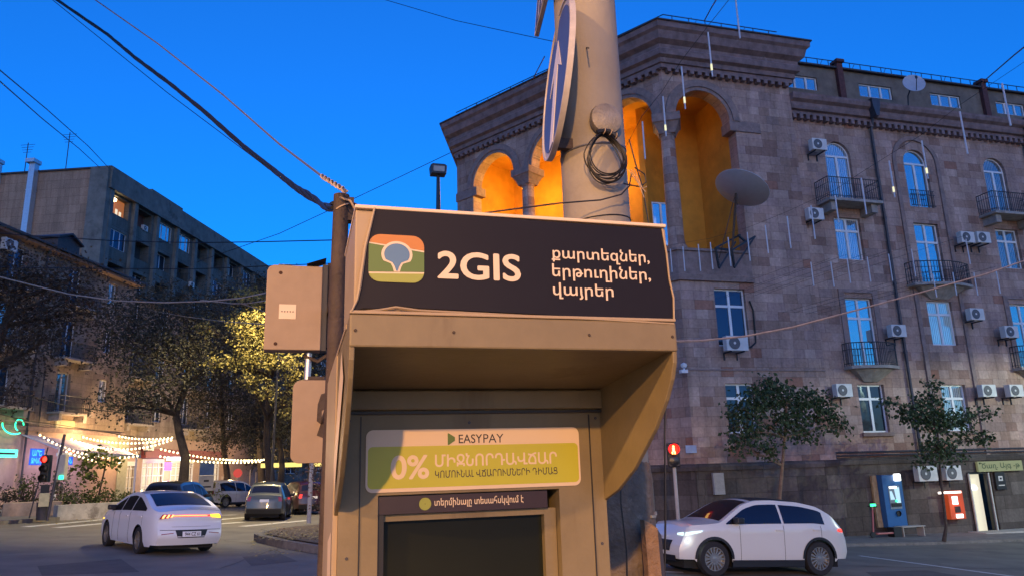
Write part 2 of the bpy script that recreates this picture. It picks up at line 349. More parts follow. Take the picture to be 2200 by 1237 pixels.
# ------------------------------------------------------------------ facade builder
def wall(name, parent, x0, x1, z0, z1, holes, mt, depth=.22, loc=None, rot=None, rev=None):
    """wall face in local x/z at y=0 with openings and reveals; hole = (x0, x1, z0, z1[, 'arch'])"""
    M = MB(); hs = []
    for h in holes:
        arch = len(h) > 4; r = (h[1] - h[0]) / 2
        hs.append((h[0], h[1], h[2], h[3] + (r if arch else 0), arch, h[3]))
    xs = sorted(set([x0, x1] + [v for h in hs for v in h[:2]])); zs = sorted(set([z0, z1] + [v for h in hs for v in (h[2], h[3])]))
    xs = [x for x in xs if x0 <= x <= x1]; zs = [z for z in zs if z0 <= z <= z1]
    for i in range(len(xs) - 1):
        for j in range(len(zs) - 1):
            cx = (xs[i] + xs[i + 1]) / 2; cz = (zs[j] + zs[j + 1]) / 2
            if any(h[0] < cx < h[1] and h[2] < cz < h[3] for h in hs): continue
            M.add([(xs[i], 0, zs[j]), (xs[i + 1], 0, zs[j]), (xs[i + 1], 0, zs[j + 1]), (xs[i], 0, zs[j + 1])], [(0, 1, 2, 3)])
    for (a, b, c, d, arch, sp) in hs:
        cx = (a + b) / 2; r = (b - a) / 2
        if arch:
            n = 20; arc = [(cx - r * cos(pi * k / n), sp + r * sin(pi * k / n)) for k in range(n + 1)]
            for k in range(n):
                p, q = arc[k], arc[k + 1]
                M.add([(p[0], 0, p[1]), (p[0], 0, d), (q[0], 0, d), (q[0], 0, q[1])], [(0, 1, 2, 3)] if k < n else [])
                M.add([(p[0], 0, p[1]), (q[0], 0, q[1]), (q[0], depth, q[1]), (p[0], depth, p[1])], [(0, 1, 2, 3)], 1, True)
        else:
            M.add([(a, 0, d), (b, 0, d), (b, depth, d), (a, depth, d)], [(0, 1, 2, 3)], 1)
        if sp > c:
            for x in (a, b): M.add([(x, 0, c), (x, 0, sp), (x, depth, sp), (x, depth, c)], [(0, 1, 2, 3)], 1)
        if c > z0 + .001: M.add([(a, 0, c), (b, 0, c), (b, depth, c), (a, depth, c)], [(0, 1, 2, 3)], 1)
    return M.build(name, [mt, rev or mt], parent, loc, rot, recalc=False)
def window(parent, x0, x1, z0, z1, style='tee', g=None, arch=False, y=.14, sill=False, fr=.065, fm=None):
    """white framed window; style gives the glazing bars"""
    g = g or m_gl_sky; fm = fm or m_white; M = MB(); G = MB(); W = x1 - x0; cx = (x0 + x1) / 2; r = W / 2
    zt = z1
    M.box(x0, x0 + fr, y, y + .06, z0, zt); M.box(x1 - fr, x1, y, y + .06, z0, zt); M.box(x0 + fr, x1 - fr, y, y + .06, z0, z0 + fr)
    if arch:
        n = 16
        for k in range(n):
            a0, a1 = pi * k / n, pi * (k + 1) / n
            vs = [(cx - q * cos(a), yy, zt + q * sin(a)) for a in (a0, a1) for q in (r - fr, r) for yy in (y, y + .06)]
            M.add(vs, [(0, 2, 6, 4), (1, 5, 7, 3), (0, 4, 5, 1), (2, 3, 7, 6)])
        M.box(x0 + fr, x1 - fr, y - .004, y + .056, zt - .05, zt + .04)
        G.add([(cx - (r - .01) * cos(pi * k / n), y + .03, zt + (r - .01) * sin(pi * k / n)) for k in range(n + 1)], [tuple(range(n + 1))])
        tz = zt
    else:
        M.box(x0 + fr, x1 - fr, y, y + .06, zt - fr, zt)
    if style in ('tee', 'door'):
        t = zt - (.30 if style == 'tee' else .22) * (zt - z0)
        if not arch: M.box(x0 + fr, x1 - fr, y - .004, y + .056, t - .05, t + .05)
        M.box(cx - .055, cx + .055, y - .008, y + .052, z0 + fr, zt - (fr if not arch else .05))
    elif style == 'three':
        for q in (.34, .68): M.box(x0 + W * q - .05, x0 + W * q + .05, y - .006, y + .054, z0 + fr, zt - fr)
    elif style == 'two':
        M.box(cx - .05, cx + .05, y - .006, y + .054, z0 + fr, zt - fr)
    o = M.build('window', fm, parent)
    G.add([(x0 + .01, y + .03, z0 + .01), (x1 - .01, y + .03, z0 + .01), (x1 - .01, y + .03, zt), (x0 + .01, y + .03, zt)], [(0, 1, 2, 3)])
    G.build('pane', g, o, recalc=False)
    if sill:
        MB().box(x0 - .1, x1 + .1, -.12, y, z0 - .16, z0 - .004).build('sill', m_trim, o, bev=.01)
    return o
def balcony(parent, x0, x1, z, d=.85, round_=True, mt=None, bars=None, h=.95, solid=False):
    M = MB(); n = 12
    if round_:
        front = [(x0 + (x1 - x0) * k / n, -d * (.55 + .45 * sin(pi * k / n))) for k in range(n + 1)]
    else: front = [(x0, -d), (x1, -d)]
    poly = [(x0, 0)] + front + [(x1, 0)]
    k = len(poly); vs = [(a, b, z - .12) for a, b in poly] + [(a, b, z) for a, b in poly]
    M.add(vs, [tuple(range(k)), tuple(range(2 * k - 1, k - 1, -1))] + [(i, (i + 1) % k, (i + 1) % k + k, i + k) for i in range(k)])
    if round_:   # curved underside
        cx = (x0 + x1) / 2; vs = [(cx + (a - cx) * .8, b * .8, z - .125) for a, b in poly] + [(cx + (a - cx) * .28, b * .18, z - .62) for a, b in poly]
        M.add(vs, [tuple(range(2 * k - 1, k - 1, -1))] + [(i, (i + 1) % k, (i + 1) % k + k, i + k) for i in range(k)])
    else:        # two scroll brackets
        for bx in (x0 + .18, x1 - .5):
            M.prism([(bx, z - .125), (bx + .3, z - .125), (bx + .3, z - .5), (bx, z - .5)], -d * .8, 0)
    o = M.build('balcony', mt or m_conc, parent)
    R = MB(); path = [Vector((x0 + .04, -.02, z))] + [Vector((a + (.04 if a == x0 else -.04 if a == x1 else 0), b + .05, z)) for a, b in front] + [Vector((x1 - .04, -.02, z))]
    for hh, rr in ((h, .022), (.12, .014), (h * .72, .012)): R.tube([p + Vector((0, 0, hh)) for p in path], rr, 5)
    for a, b in zip(path[:-1], path[1:]):
        c = max(2, int((b - a).length / .11))
        for q in range(c):
            p = a.lerp(b, q / c); R.box(p.x - .009, p.x + .009, p.y - .009, p.y + .009, z, z + h)
    R.build('railing', bars or m_iron, o, recalc=False)
    return o
def sweep(path, prof):
    """sweep profile (out, z) along a plan polyline, mitred; outward is to the right of the travel direction"""
    P = [Vector(p) for p in path]; M = MB(); rows = []
    for i, p in enumerate(P):
        d0 = (p - P[i - 1]).normalized() if i else (P[1] - p).normalized(); d1 = (P[i + 1] - p).normalized() if i < len(P) - 1 else d0
        n0 = Vector((d0.y, -d0.x)); n1 = Vector((d1.y, -d1.x)); b = n0 + n1
        b = b / (b.length_squared / 2) if b.length > 1e-6 else n0
        rows.append([(p.x + b.x * o, p.y + b.y * o, z) for o, z in prof])
    n = len(prof); vs = [v for r in rows for v in r]
    M.add(vs, [(i * n + k, i * n + k + 1, (i + 1) * n + k + 1, (i + 1) * n + k) for i in range(len(P) - 1) for k in range(n - 1)])
    M.add(rows[0], [tuple(range(n))]); M.add(rows[-1], [tuple(range(n))])
    return M
def along(path, step, off=0):
    """points and angles at equal steps along a polyline"""
    out = []
    for a, b in zip(path[:-1], path[1:]):
        a = Vector(a); b = Vector(b); L = (b - a).length; t = (b - a) / L; k = int(L / step); s0 = (L - (k - 1) * step) / 2
        for i in range(k): out.append((a + t * (s0 + i * step), atan2(t.y, t.x)))
    return out
def railing_roof(parent, path, z, step=.75, h=.42):
    R = MB()
    for a, b in zip(path[:-1], path[1:]): R.tube([(a[0], a[1], z + h), (b[0], b[1], z + h)], .022, 4)
    for p, an in along(path, step): R.tube([(p.x, p.y, z), (p.x, p.y, z + h)], .018, 4)
    for i, (p, an) in enumerate(along(path, step * 3)): R.tube([(p.x - .25 * cos(an), p.y - .25 * sin(an), z), (p.x, p.y, z + h)], .014, 4)
    return R.build('roof_railing', m_iron, parent, recalc=False)
# ------------------------------------------------------------------ right-hand stone building
RB = thing('apartment_building', 'mauve tuff stone building with arched loggia glowing orange on its corner tower', 'building', (0, 0, 0))
def facade_root(name, loc, rot, mt): pass
COLS = [22.88, 27.15, 31.82, 36.2]
YW = 26.0
holes = []
specs = []
for i, c in enumerate(COLS):
    dz = 12.6
    holes.append((c - .67, c + .67, dz if i % 2 == 0 else 12.78, 14.95, 'arch'))
    holes.append((c - .68, c + .68, 10.08 if i % 2 == 0 else 9.12, 12.0))
    holes.append((c - .68, c + .68, 5.45 if i % 2 == 0 else 6.4, 8.38))
    holes.append((c - .66, c + .66, 2.72, 4.68))
door = (27.05, 28.35, -1.55, 1.0)
wingwall = wall('wall', RB, 20.5, 44, 1.5, 16.9, holes, m_tuff, .24, (0, YW, 0))
wall('plinth', RB, 20.5, 44, -2.6, 1.5, [door], m_plinth, .3, (0, YW - .03, 0))
WR = bpy.data.objects.new('wing', None)
bpy.data.objects.remove(WR)
class Off:      # builds a child with a location offset inside the building
    pass
def at(o, x=0, y=0, z=0, rz=0): o.location = (x, y, z); o.rotation_euler = (0, 0, rz); return o
gk = [m_gl_sky, m_gl_sky, m_gl_cur, m_gl_sky]
for i, c in enumerate(COLS):
    at(window(RB, c - .67, c + .67, 12.6 if i % 2 == 0 else 12.78, 14.95, 'door', [m_gl_cur, m_gl_sky, m_gl_half, m_gl_sky][i], True), 0, YW)
    at(window(RB, c - .68, c + .68, 10.08 if i % 2 == 0 else 9.12, 12.0, 'tee', [m_gl_cur, m_gl_sky, m_gl_half, m_gl_cur][i]), 0, YW)
    at(window(RB, c - .68, c + .68, 5.45 if i % 2 == 0 else 6.4, 8.38, 'tee', [m_gl_sky, m_gl_lit, m_gl_sky, m_gl_sky][i], y=.12), 0, YW)
    at(window(RB, c - .66, c + .66, 2.72, 4.68, 'tee', [m_gl_dark, m_gl_cur, m_gl_dark, m_gl_sky][i], sill=True), 0, YW)
    if i % 2 == 0:
        at(balcony(RB, c - 1.5, c + 1.25, 12.55, .9, False), 0, YW); at(balcony(RB, c - 1.2, c + 1.2, 5.4, .85, True), 0, YW)
    else:
        at(balcony(RB, c - 1.6, c + 1.6, 9.06, .85, True), 0, YW)
        R = MB()
        for q in range(11): R.box(c - .6 + q * .12 - .009, c - .6 + q * .12 + .009, -.12, -.1, 12.78, 13.55)
        for zz in (12.82, 13.55, 13.35): R.tube([(c - .68, -.11, zz), (c + .68, -.11, zz)], .018, 4)
        at(R.build('window_guard', m_iron, RB, recalc=False), 0, YW)
        n = 16; A = MB()      # raised surround of the arched bay running down three storeys
        for k in range(n):
            a0, a1 = pi * k / n, pi * (k + 1) / n
            vs = [(c - q * cos(a), yy, 14.95 + q * sin(a)) for a in (a0, a1) for q in (1.12, 1.32) for yy in (0, -.07)]
            A.add(vs, [(0, 2, 6, 4), (1, 5, 7, 3), (0, 4, 5, 1), (2, 3, 7, 6)])
        for sx in (-1.32, 1.12): A.box(c + sx, c + sx + .2, -.07, 0, 1.7, 14.95)
        at(A.build('bay_surround', m_trim, RB), 0, YW - .002)
for c in COLS[::2]:
    at(MB().box(c - 1.0, c + 1.0, -.06, 0, 8.6, 8.75).box(c - 1.0, c - .72, -.05, 0, 5.5, 8.6).box(c + .72, c + 1.0, -.05, 0, 5.5, 8.6).build('window_surround', m_trim, RB), 0, YW - .002)
# cornices
wing_path = [(20.5, YW), (44, YW)]
PROF_W = [(0, 16.72), (.16, 16.72), (.16, 16.86), (.3, 16.9), (.34, 17.05), (.34, 17.2), (.5, 17.3), (.55, 17.45), (.55, 17.56), (0, 17.62)]
sweep(wing_path, PROF_W).build('cornice', m_cornice, RB)
def comb(path, step, wd, z0, z1, d):
    M = MB()
    for a, b in zip(path[:-1], path[1:]):
        a = Vector(a); b = Vector(b); L = (b - a).length; t = (b - a) / L; k = int(L / step); s0 = (L - k * step) / 2; pl = [(0, z1 - .05)]
        for i in range(k):
            q = s0 + i * step + (step - wd) / 2; pl += [(q, z1 - .05), (q, z0), (q + wd, z0), (q + wd, z1 - .05)]
        pl += [(L, z1 - .05), (L, z1), (0, z1)]
        M.prism(pl, -d, .02, 0, Matrix.Translation((a.x, a.y, 0)) @ Matrix.Rotation(atan2(t.y, t.x), 4, 'Z'))
    return M
comb(wing_path, .34, .17, 16.46, 16.718, .26).build('dentil_course', m_cornice, RB)
# attic storey
ah = [(c0, c1, 18.84, 19.53) for c0, c1 in ((21.5, 23.35), (25.75, 27.7), (30.05, 31.95), (34.25, 36.15), (38.5, 40.4))]
wall('attic', RB, 20.3, 44, 17.5, 20.1, ah, m_attic, .16, (0, 27.2, 0))
for a in ah: at(window(RB, *a[:4], 'three', m_gl_sky, y=.08, fr=.06), 0, 27.2)
MB().box(20.2, 44, 27.02, 33, 20.1, 20.18).build('roof', m_roof, RB)
for x in (24.62, 33.45, 42.3): MB().box(x - .16, x + .16, 27.0, 27.19, 17.7, 20.42).box(x - .22, x + .22, 26.9, 27.4, 20.4, 20.55).build('attic_rib', m_rib, RB)
railing_roof(RB, [(20.5, 27.25), (44, 27.25)], 20.18, .62, .42)
for a, b in ((13.6, 44),): pass
# string courses and service pipes
sweep([(20.5, YW), (44, YW)], [(0, 1.46), (.1, 1.46), (.12, 1.6), (.06, 1.72), (0, 1.74)]).build('string_course', m_plinth, RB)
P = MB()
for z in (1.82, 1.95): P.tube([(20.6, YW - .1, z), (44, YW - .1, z - .05)], .035, 6)
P.tube([(20.62, YW - .12, 1.95), (20.62, YW - .12, -1.2)], .05, 6)
P.build('service_pipe', m_pipe, RB)
for x in (24.82, 33.9):
    P = MB().tube([(x, YW - .35, 16.9), (x, YW - .12, 16.3), (x, YW - .12, 1.9)], .062, 8)
    P.prism([(x - .23, 17.66), (x + .23, 17.66), (x + .2, 17.3), (x + .08, 16.8), (x - .08, 16.8), (x - .2, 17.3)], YW - .66, YW - .25)
    for z in (3, 6, 9, 12, 15): P.tube([(x, YW - .12, z), (x, YW - .12, z + .12)], .08, 8)
    P.build('drainpipe', m_pipe, RB)
# --- tower: right face (plane y=25.7) and left face
Bw = TP(12.7); YT = 25.7
tower_path = [(Bw[0] + 6, Bw[1] + 16), Bw, (TA.x, TA.y), (20.5, YT), (20.5, 27.3)]
r_h = [(15.75, 17.15, 6.15, 8.48), (15.85, 17.1, 2.78, 4.68)]
wall('wall', RB, TA.x, 20.5, 1.5, 10.02, r_h, m_tuff, .24, (0, YT, 0))
wall('plinth', RB, TA.x, 20.5, -2.4, 1.5, [], m_plinth, .2, (0, YT - .03, 0))
wall('wall', RB, 17.55, 20.5, 10.02, 15.9, [], m_tuff, .2, (0, YT, 0))
wall('wall', RB, TA.x, 20.5, 15.9, 18.7, [(14.72, 17.28, 15.9, 15.9, 'arch')], m_tuff, .55, (0, YT, 0))
at(window(RB, 15.75, 17.15, 6.15, 8.48, 'tee', m_gl_dark), 0, YT); at(window(RB, 15.85, 17.1, 2.78, 4.68, 'tee', m_gl_dark, sill=True), 0, YT)
MB().box(20.3, 20.495, YT + .012, YT + 2, -2.2, 18.7).build('return_wall', m_tuff, RB)
rzL = atan2(-.8515, .5243)       # left face: local x runs from the far end to the corner, so x = 12.7 - s
LB = (Bw[0], Bw[1], 0)
def X(s): return 12.7 - s
def onL(o): o.location = LB; o.rotation_euler = (0, 0, rzL); return o
lf = [(X(3.35), X(2.05), 2.78, 4.68), (X(7), X(5.7), 2.78, 4.68), (X(3.35), X(2.05), 6.15, 8.48), (X(7), X(5.7), 6.15, 8.48)]
onL(wall('wall', RB, 0, 12.7, 1.5, 10.02, lf, m_tuff, .24)); onL(wall('plinth', RB, 0, 12.7, -2.4, 1.5, [], m_plinth, .2)).location = LB
for h in lf: onL(window(RB, *h, 'tee', m_gl_dark, sill=h[2] < 3))
onL(wall('wall', RB, 0, X(11.5), 10.02, 15.9, [], m_tuff, .5))
ar = [(X(s + 1.42), X(s - 1.42), 15.9, 15.9, 'arch') for s in (2, 6, 10)]
onL(wall('wall', RB, 0, 12.7, 15.9, 18.7, ar, m_tuff, .55))
MB().box(X(11.5) - .02, X(11.5), .3, .55, 10, 15.9)
# inner pier faces
onL(MB().box(0, X(11.5), 0.01, .6, 10.02, 15.9).build('pier', m_tuff, RB)); MB().box(17.55, 20.3, YT + .01, YT + .6, 10.02, 15.9).build('pier', m_tuff, RB)
def archivolt(cx, z, r0, r1, y):
    M = MB(); n = 24
    for (a_, b_, yy) in ((r0, r0 + .16, -.05), (r0 + .16, r1, -.1)):
        for k in range(n):
            t0, t1 = pi * k / n, pi * (k + 1) / n
            vs = [(cx - q * cos(t), w_, z + q * sin(t)) for t in (t0, t1) for q in (a_, b_) for w_ in (0, yy)]
            M.add(vs, [(0, 2, 6, 4), (1, 5, 7, 3), (0, 4, 5, 1), (2, 3, 7, 6)])
    return M
for s in (2, 6, 10): onL(archivolt(X(s), 15.9, 1.42, 1.86, 0).build('archivolt', m_trim, RB))
at(archivolt(16.0, 15.9, 1.28, 1.75, 0).build('archivolt', m_trim, RB), 0, YT)
def column(x, y, rz=0):
    C = MB(); T = Matrix.Translation((x, y, 0))
    C.lathe([(.0, 10.0), (.42, 10.0), (.42, 10.2), (.36, 10.3), (.33, 10.5), (.31, 13), (.285, 15.0), (.33, 15.05), (.33, 15.1)], 20, 0, T)
    o = C.build('column', m_tuff, RB)
    K = MB(); R_ = Matrix.Translation((x, y, 0)) @ Matrix.Rotation(rz, 4, 'Z')
    lv = [(.34, 15.1), (.4, 15.3), (.52, 15.52), (.58, 15.56), (.58, 15.9)]
    for (a, z0), (b, z1) in zip(lv[:-1], lv[1:]):
        vs = [(sx * q, sy * q, z) for q, z in ((a, z0), (b, z1)) for sx, sy in ((-1, -1), (1, -1), (1, 1), (-1, 1))]
        K.add(vs, [(0, 1, 5, 4), (1, 2, 6, 5), (2, 3, 7, 6), (3, 0, 4, 7), (0, 3, 2, 1), (4, 5, 6, 7)], 0, False, R_)
    K.build('capital', m_trim, o)
for s in (4, 8): column(*TP(s, -.32), rzL)
column(TA.x + .22, TA.y + .36, rzL / 2)
for (px_, rr, fn) in ((None, 0, None),): pass
onL(MB().box(-.04, X(11.2), -.06, .62, 15.45, 15.9).build('impost', m_trim, RB)); MB().box(17.25, 18.75, YT - .06, YT + .62, 15.45, 15.9).build('impost', m_trim, RB)
# parapet of the loggia + floor band
sweep([Bw, (TA.x, TA.y), (17.6, YT)], [(0, 8.75), (.12, 8.75), (.14, 8.98), (.02, 9.02), (.02, 9.96), (.1, 9.98), (.1, 10.08), (-.2, 10.1), (-.2, 9.0)]).build('parapet', m_trim, RB)
# loggia room
inn = 3.0
i1 = TP(11.7, -.5); i2 = TP(11.7, -inn - .4); i5 = (17.58, YT + .5); i4 = (17.58, YT + inn + .2)
# corner of the inner walls
d1 = Vector(TL); q = Vector(TP(0, -inn - .4)); t_ = (i4[1] - q.y) / d1.y; i3 = (q.x + d1.x * t_, i4[1])
room = [i1, i2, i3, i4, i5, (TA.x + .1, TA.y + .45)]
Lg = MB()
for a, b in zip(room[:4], room[1:5]): Lg.add([(a[0], a[1], 9), (b[0], b[1], 9), (b[0], b[1], 17.75), (a[0], a[1], 17.75)], [(0, 1, 2, 3)])
Lg.add([(a, b, 17.75) for a, b in room], [tuple(range(6))]); Lg.add([(a, b, 9.02) for a, b in room], [tuple(range(6))])
# partition between the two halves of the loggia
lg = Lg.build('loggia', m_orange, RB, recalc=False)
pw = onL(MB().box(X(2.6), X(2.3), 1.9, 3.38, 9, 17.74).build('partition', m_orange, RB))
# small window at the back of the loggia
wb = onP(1415, 420, (i3[0], i3[1], 0), (0, 1, 0))
at(window(RB, wb.x - .45, wb.x + .45, 10.3, 13.2, 'two', m_gl_sky, y=-.03), 0, i3[1] - .06)
def lamp(name, loc, e, col, size=.12, parent=None, typ='POINT'):
    l = bpy.data.lights.new(name, typ); l.energy = e; l.color = col; l.shadow_soft_size = size
    o = bpy.data.objects.new(name, l); COL.objects.link(o); o.location = loc
    if parent: o.parent = parent
    return o
m_bulb_or = emit('orange_lamp_globe', (1, .5, .1), .5)
for nm, (x, y), z, e in (('a', (10.58, 34.2), 15.6, 50), ('b', (12.84, 30.76), 15.8, 40), ('c', (15.25, 27.46), 17.35, 1.8)):
    g = MB().lathe([(.001, -.1), (.09, -.06), (.1, 0), (.06, .08), (.02, .1), (.02, 1.5)], 10, 0, Matrix.Translation((x, y, z))).build('loggia_lamp', m_bulb_or, RB)
    lamp('loggia_light', (x, y, z - .25), e, (1, .56, .08), .2)
# tower entablature
PROF_T = [(0, 18.0), (.14, 18.02), (.14, 18.2), (.22, 18.22), (.24, 18.42), (.4, 18.5), (.42, 18.75), (.36, 18.82), (.36, 18.98), (.58, 19.12), (.66, 19.45), (.78, 19.55), (.8, 19.8), (-.3, 20.0)]
sweep(tower_path, PROF_T).build('cornice', m_cornice, RB)
sweep(tower_path, [(.82, 19.8), (.86, 19.8), (.86, 19.86), (-2.5, 20.1), (-2.5, 20.02)]).build('roof_edge', m_roof, RB)
for i_ in (1, 2): comb(tower_path[i_:i_ + 2], .36, .18, 17.8, 17.998, .24).build('dentil_course', m_cornice, RB)
rp = [TP(12.4, .3), (TA.x + .1, TA.y - .35), (20.0, YT - .3)]
railing_roof(RB, rp, 19.9, .8, .5)
# far return wall of the tower, closing the volume
fe = Vector(Bw) + Vector((LX, LY)) * 18
MB().add([(Bw[0], Bw[1], -2.4), (fe.x, fe.y, -2.4), (fe.x, fe.y, 19), (Bw[0], Bw[1], 19)], [(0, 1, 2, 3)]).build('side_wall', m_tuff, RB)
MB().box(18, 44, 33, 33.2, -2, 20.1).build('rear_wall', m_tuff, RB)
MB().add([(*Bw, 19.9), (TA.x, TA.y, 19.9), (20.5, YT, 19.9), (20.5, 33, 19.9), (fe.x, fe.y, 19.9)], [(0, 1, 2, 3, 4)]).build('roof', m_roof, RB)
sweep([Bw, (TA.x, TA.y), (20.5, YT)], [(0, 1.42), (.1, 1.42), (.12, 1.56), (.06, 1.66), (0, 1.68)]).build('string_course', m_plinth, RB)
sweep([Bw, (TA.x, TA.y), (20.5, YT)], [(0, 5.18), (.04, 5.18), (.04, 5.24), (0, 5.24)]).build('string_course', m_trim, RB)
# lit shop door
m_shop = emit('shop_interior_light', (.95, .88, .66), .085); m_shopg = emit('shop_lime_wall', (.6, .75, .1), .05)
m_alu = mat('pale_aluminium', (.55, .53, .48), .4, .2, var=.05)
dr = MB().box(27.08, 27.14, -.1, .02, -1.5, .98).box(27.98, 28.06, -.1, .02, -1.5, .98).box(28.12, 28.2, -.1, .02, -1.5, .98).box(27.14, 27.98, -.1, .0, .92, .98).build('shop_door', m_black, RB, (0, YW, 0))
MB().add([(27.2, .25, -1.5), (27.5, .25, -1.5), (27.38, .25, .9), (27.2, .25, .9)], [(0, 1, 2, 3)]).build('lime_wall', m_shopg, dr)
MB().add([(27.4, .27, -1.5), (28, .27, -1.5), (28, .27, .9), (27.4, .27, .9)], [(0, 1, 2, 3)]).build('lit_interior', m_shop, dr)
MB().box(28.06, 28.12, -.16, -.1, -1.5, .95).box(27.02, 27.07, -.16, -.1, -1.5, .95).build('door_jamb', m_alu, dr)
MB().lathe([(.001, 0), (.14, .02), (.16, .1), (.1, .2), (.001, .24)], 12, 0, Matrix.Translation((27.55, .2, .25))).build('round_sign', emit('round_lit_sign', (1, .95, .85), .3), dr)
MB().box(26.6, 29.6, YW - .95, YW - .05, -1.62, -1.36).build('door_step', mat('pale_step_stone', (.4, .37, .33), .8, var=.15), RB, bev=.01)
# ------------------------------------------------------------------ air conditioners
def ac_unit(label, x, y, z, wd=.75, ht=.52, rz=0, bracket=True):
    t = thing('air_conditioner', label, 'air conditioner', (x, y, z), rz, 'air conditioner units on the stone facade')
    MB().box(-wd / 2, wd / 2, 0, .28, 0, ht).build('casing', m_ac, t, bev=.015)
    f = MB(); T = Matrix.Translation((-wd * .14, -.012, ht / 2)) @ Matrix.Rotation(pi / 2, 4, 'X')
    f.lathe([(.001, 0), (ht * .38, 0), (ht * .4, .012), (ht * .42, 0)], 18, 0, T)
    f.build('fan_grille', m_acf, t)
    MB().lathe([(.001, .0), (ht * .09, .0), (ht * .09, -.008)], 10, 0, Matrix.Translation((-wd * .14, -.03, ht / 2)) @ Matrix.Rotation(pi / 2, 4, 'X')).build('fan_hub', m_ac, t)
    if bracket:
        for q in (-.3, .3): MB().prism([(.02, -.05), (.02, -.005), (.6, -.005), (.6, -.3), (.55, -.3), (.55, -.05)], q * wd - .02, q * wd + .02, 0, Matrix(((0, 1, 0, 0), (1, 0, 0, 0), (0, 0, 1, 0), (0, 0, 0, 1)))).build('bracket', m_iron, t)
    return t
for lb, x, z in (('AC unit left of the top arched window beside the tower', 21.5, 14.85), ('AC unit on the wall below the leftmost arched balcony', 20.85, 11.6),
                 ('left AC unit of the pair between two tall windows', 28.8, 11.0), ('right AC unit of the pair between two tall windows', 29.72, 11.04),
                 ('AC unit beside the drainpipe right of the lower balcony', 24.2, 6.62), ('AC unit right of the pale lit window', 28.55, 7.45),
                 ('AC unit at the right edge overlapping a balcony window', 30.3, 6.7), ('AC unit left of the dark first floor window above the small trees', 21.08, 4.12),
                 ('AC unit right of the bright first floor window behind the tree', 28.45, 4.1), ('AC unit at the right edge on the first floor row', 29.95, 4.1)):
    ac_unit(lb, x, YW - .6, z)
ac_unit('large AC unit behind the thin street tree trunk, left of it, on the dark plinth', 24.55, YW - .6, .72, .95, .6)
ac_unit('large AC unit over the red terminal beside the lit shop door', 25.85, YW - .6, .72, .8, .58)
ac_unit('AC unit hung under the tower window with a black hose', 16.2, YT - .6, 5.88, .95, .58)
tag(MB().tube([(17.3, YT - .06, 8.0), (17.42, YT - .06, 7.6), (17.4, YT - .06, 6.6), (17.36, YT - .08, 6.3), (17.1, YT - .1, 6.1), (16.7, YT - .2, 6.05)], .035, 6).build('drain_hose', m_cable), 'black hose curving down to the AC unit under the tower window', 'hose')
MBv = MB().box(-.22, .22, -.12, 0, 0, .78)
for k in range(8): MBv.box(-.18, .18, -.135, -.12, .06 + k * .085, .1 + k * .085)
tag(MBv.build('vent_cabinet', m_acb, None, (15.1, YT - .05, .55)), 'grey louvred vent cabinet on the dark plinth behind the white car', 'vent')
# ------------------------------------------------------------------ satellite dishes
m_dish = mat('dish_grey_white', (.42, .44, .5), .5, var=.06)
def dish(label, c, r, nrm_, foot, mt):
    t = thing('satellite_dish', label, 'satellite dish', foot, 0)
    off = Vector(c) - Vector(foot); Q = Vector(nrm_).to_track_quat('Z', 'Y').to_matrix().to_4x4(); T = Matrix.Translation(off) @ Q
    n = 10; pr = [(r * k / n + .001, .17 * r * (k / n) ** 2) for k in range(n + 1)] + [(r, .17 * r + .02)] + [(r * k / n + .001, .17 * r * (k / n) ** 2 + .02) for k in range(n - 1, -1, -1)]
    MB().lathe(pr, 32, 0, T).build('reflector', mt, t)
    A = MB(); tip = T @ Vector((0, 0, r * .8))
    A.tube([T @ Vector((r * .0, -r * .9, .2 * r)), tip], .02, 5); A.lathe([(.001, 0), (.05, 0), (.05, .12), (.001, .12)], 8, 0, Matrix.Translation(tip))
    A.build('feed_arm', m_iron, t)
    return t, off, T
t, off, T = dish('round white satellite dish above the cornice', onY(1962, 182, 25.2), .5, (-.35, -.9, .25), onY(1950, 226, 25.6), m_dish)
MB().tube([(0, 0, -.3), tuple(off * .5 + Vector((0, .15, 0))), tuple(off + Vector((0, .1, 0)))], .035, 6).build('mount', m_iron, t)
dc = onY(1591, 412, 24.7); ft = onY(1578, 565, 25.0)
t, off, T = dish('big grey dish tilted to the sky on a black frame before the loggia', dc, 1.1, (.5, .08, .86), ft, m_dish)
mtube = MB(); mtube.tube([tuple(off + Vector((-.15, .1, -.05))), (.0, .0, .75), (-.1, .05, .3)], .05, 6); mtube.tube([tuple(off + Vector((-.25, 0, -.1))), (-.5, 0, .6), (-.6, .1, .2)], .02, 5)
mtube.tube([tuple(off + Vector((-.2, 0, -.1))), tuple(off + Vector((-.28, -.1, -.6)))], .04, 5)
mtube.build('mast', m_rust, t)
fr = MB()
def wp(px, py, y): return onY(px, py, y) - Vector(ft)
for (a, b) in (((1537, 533), (1590, 505)), ((1537, 533), (1545, 576)), ((1545, 576), (1580, 520)), ((1572, 538), (1578, 575)), ((1578, 575), (1622, 508)), ((1572, 538), (1622, 508)), ((1537, 533), (1572, 538)), ((1585, 505), (1600, 518))):
    fr.tube([wp(*a, 25.0), wp(*b, 25.2)], .05, 4)
fr.build('frame', m_iron, t)
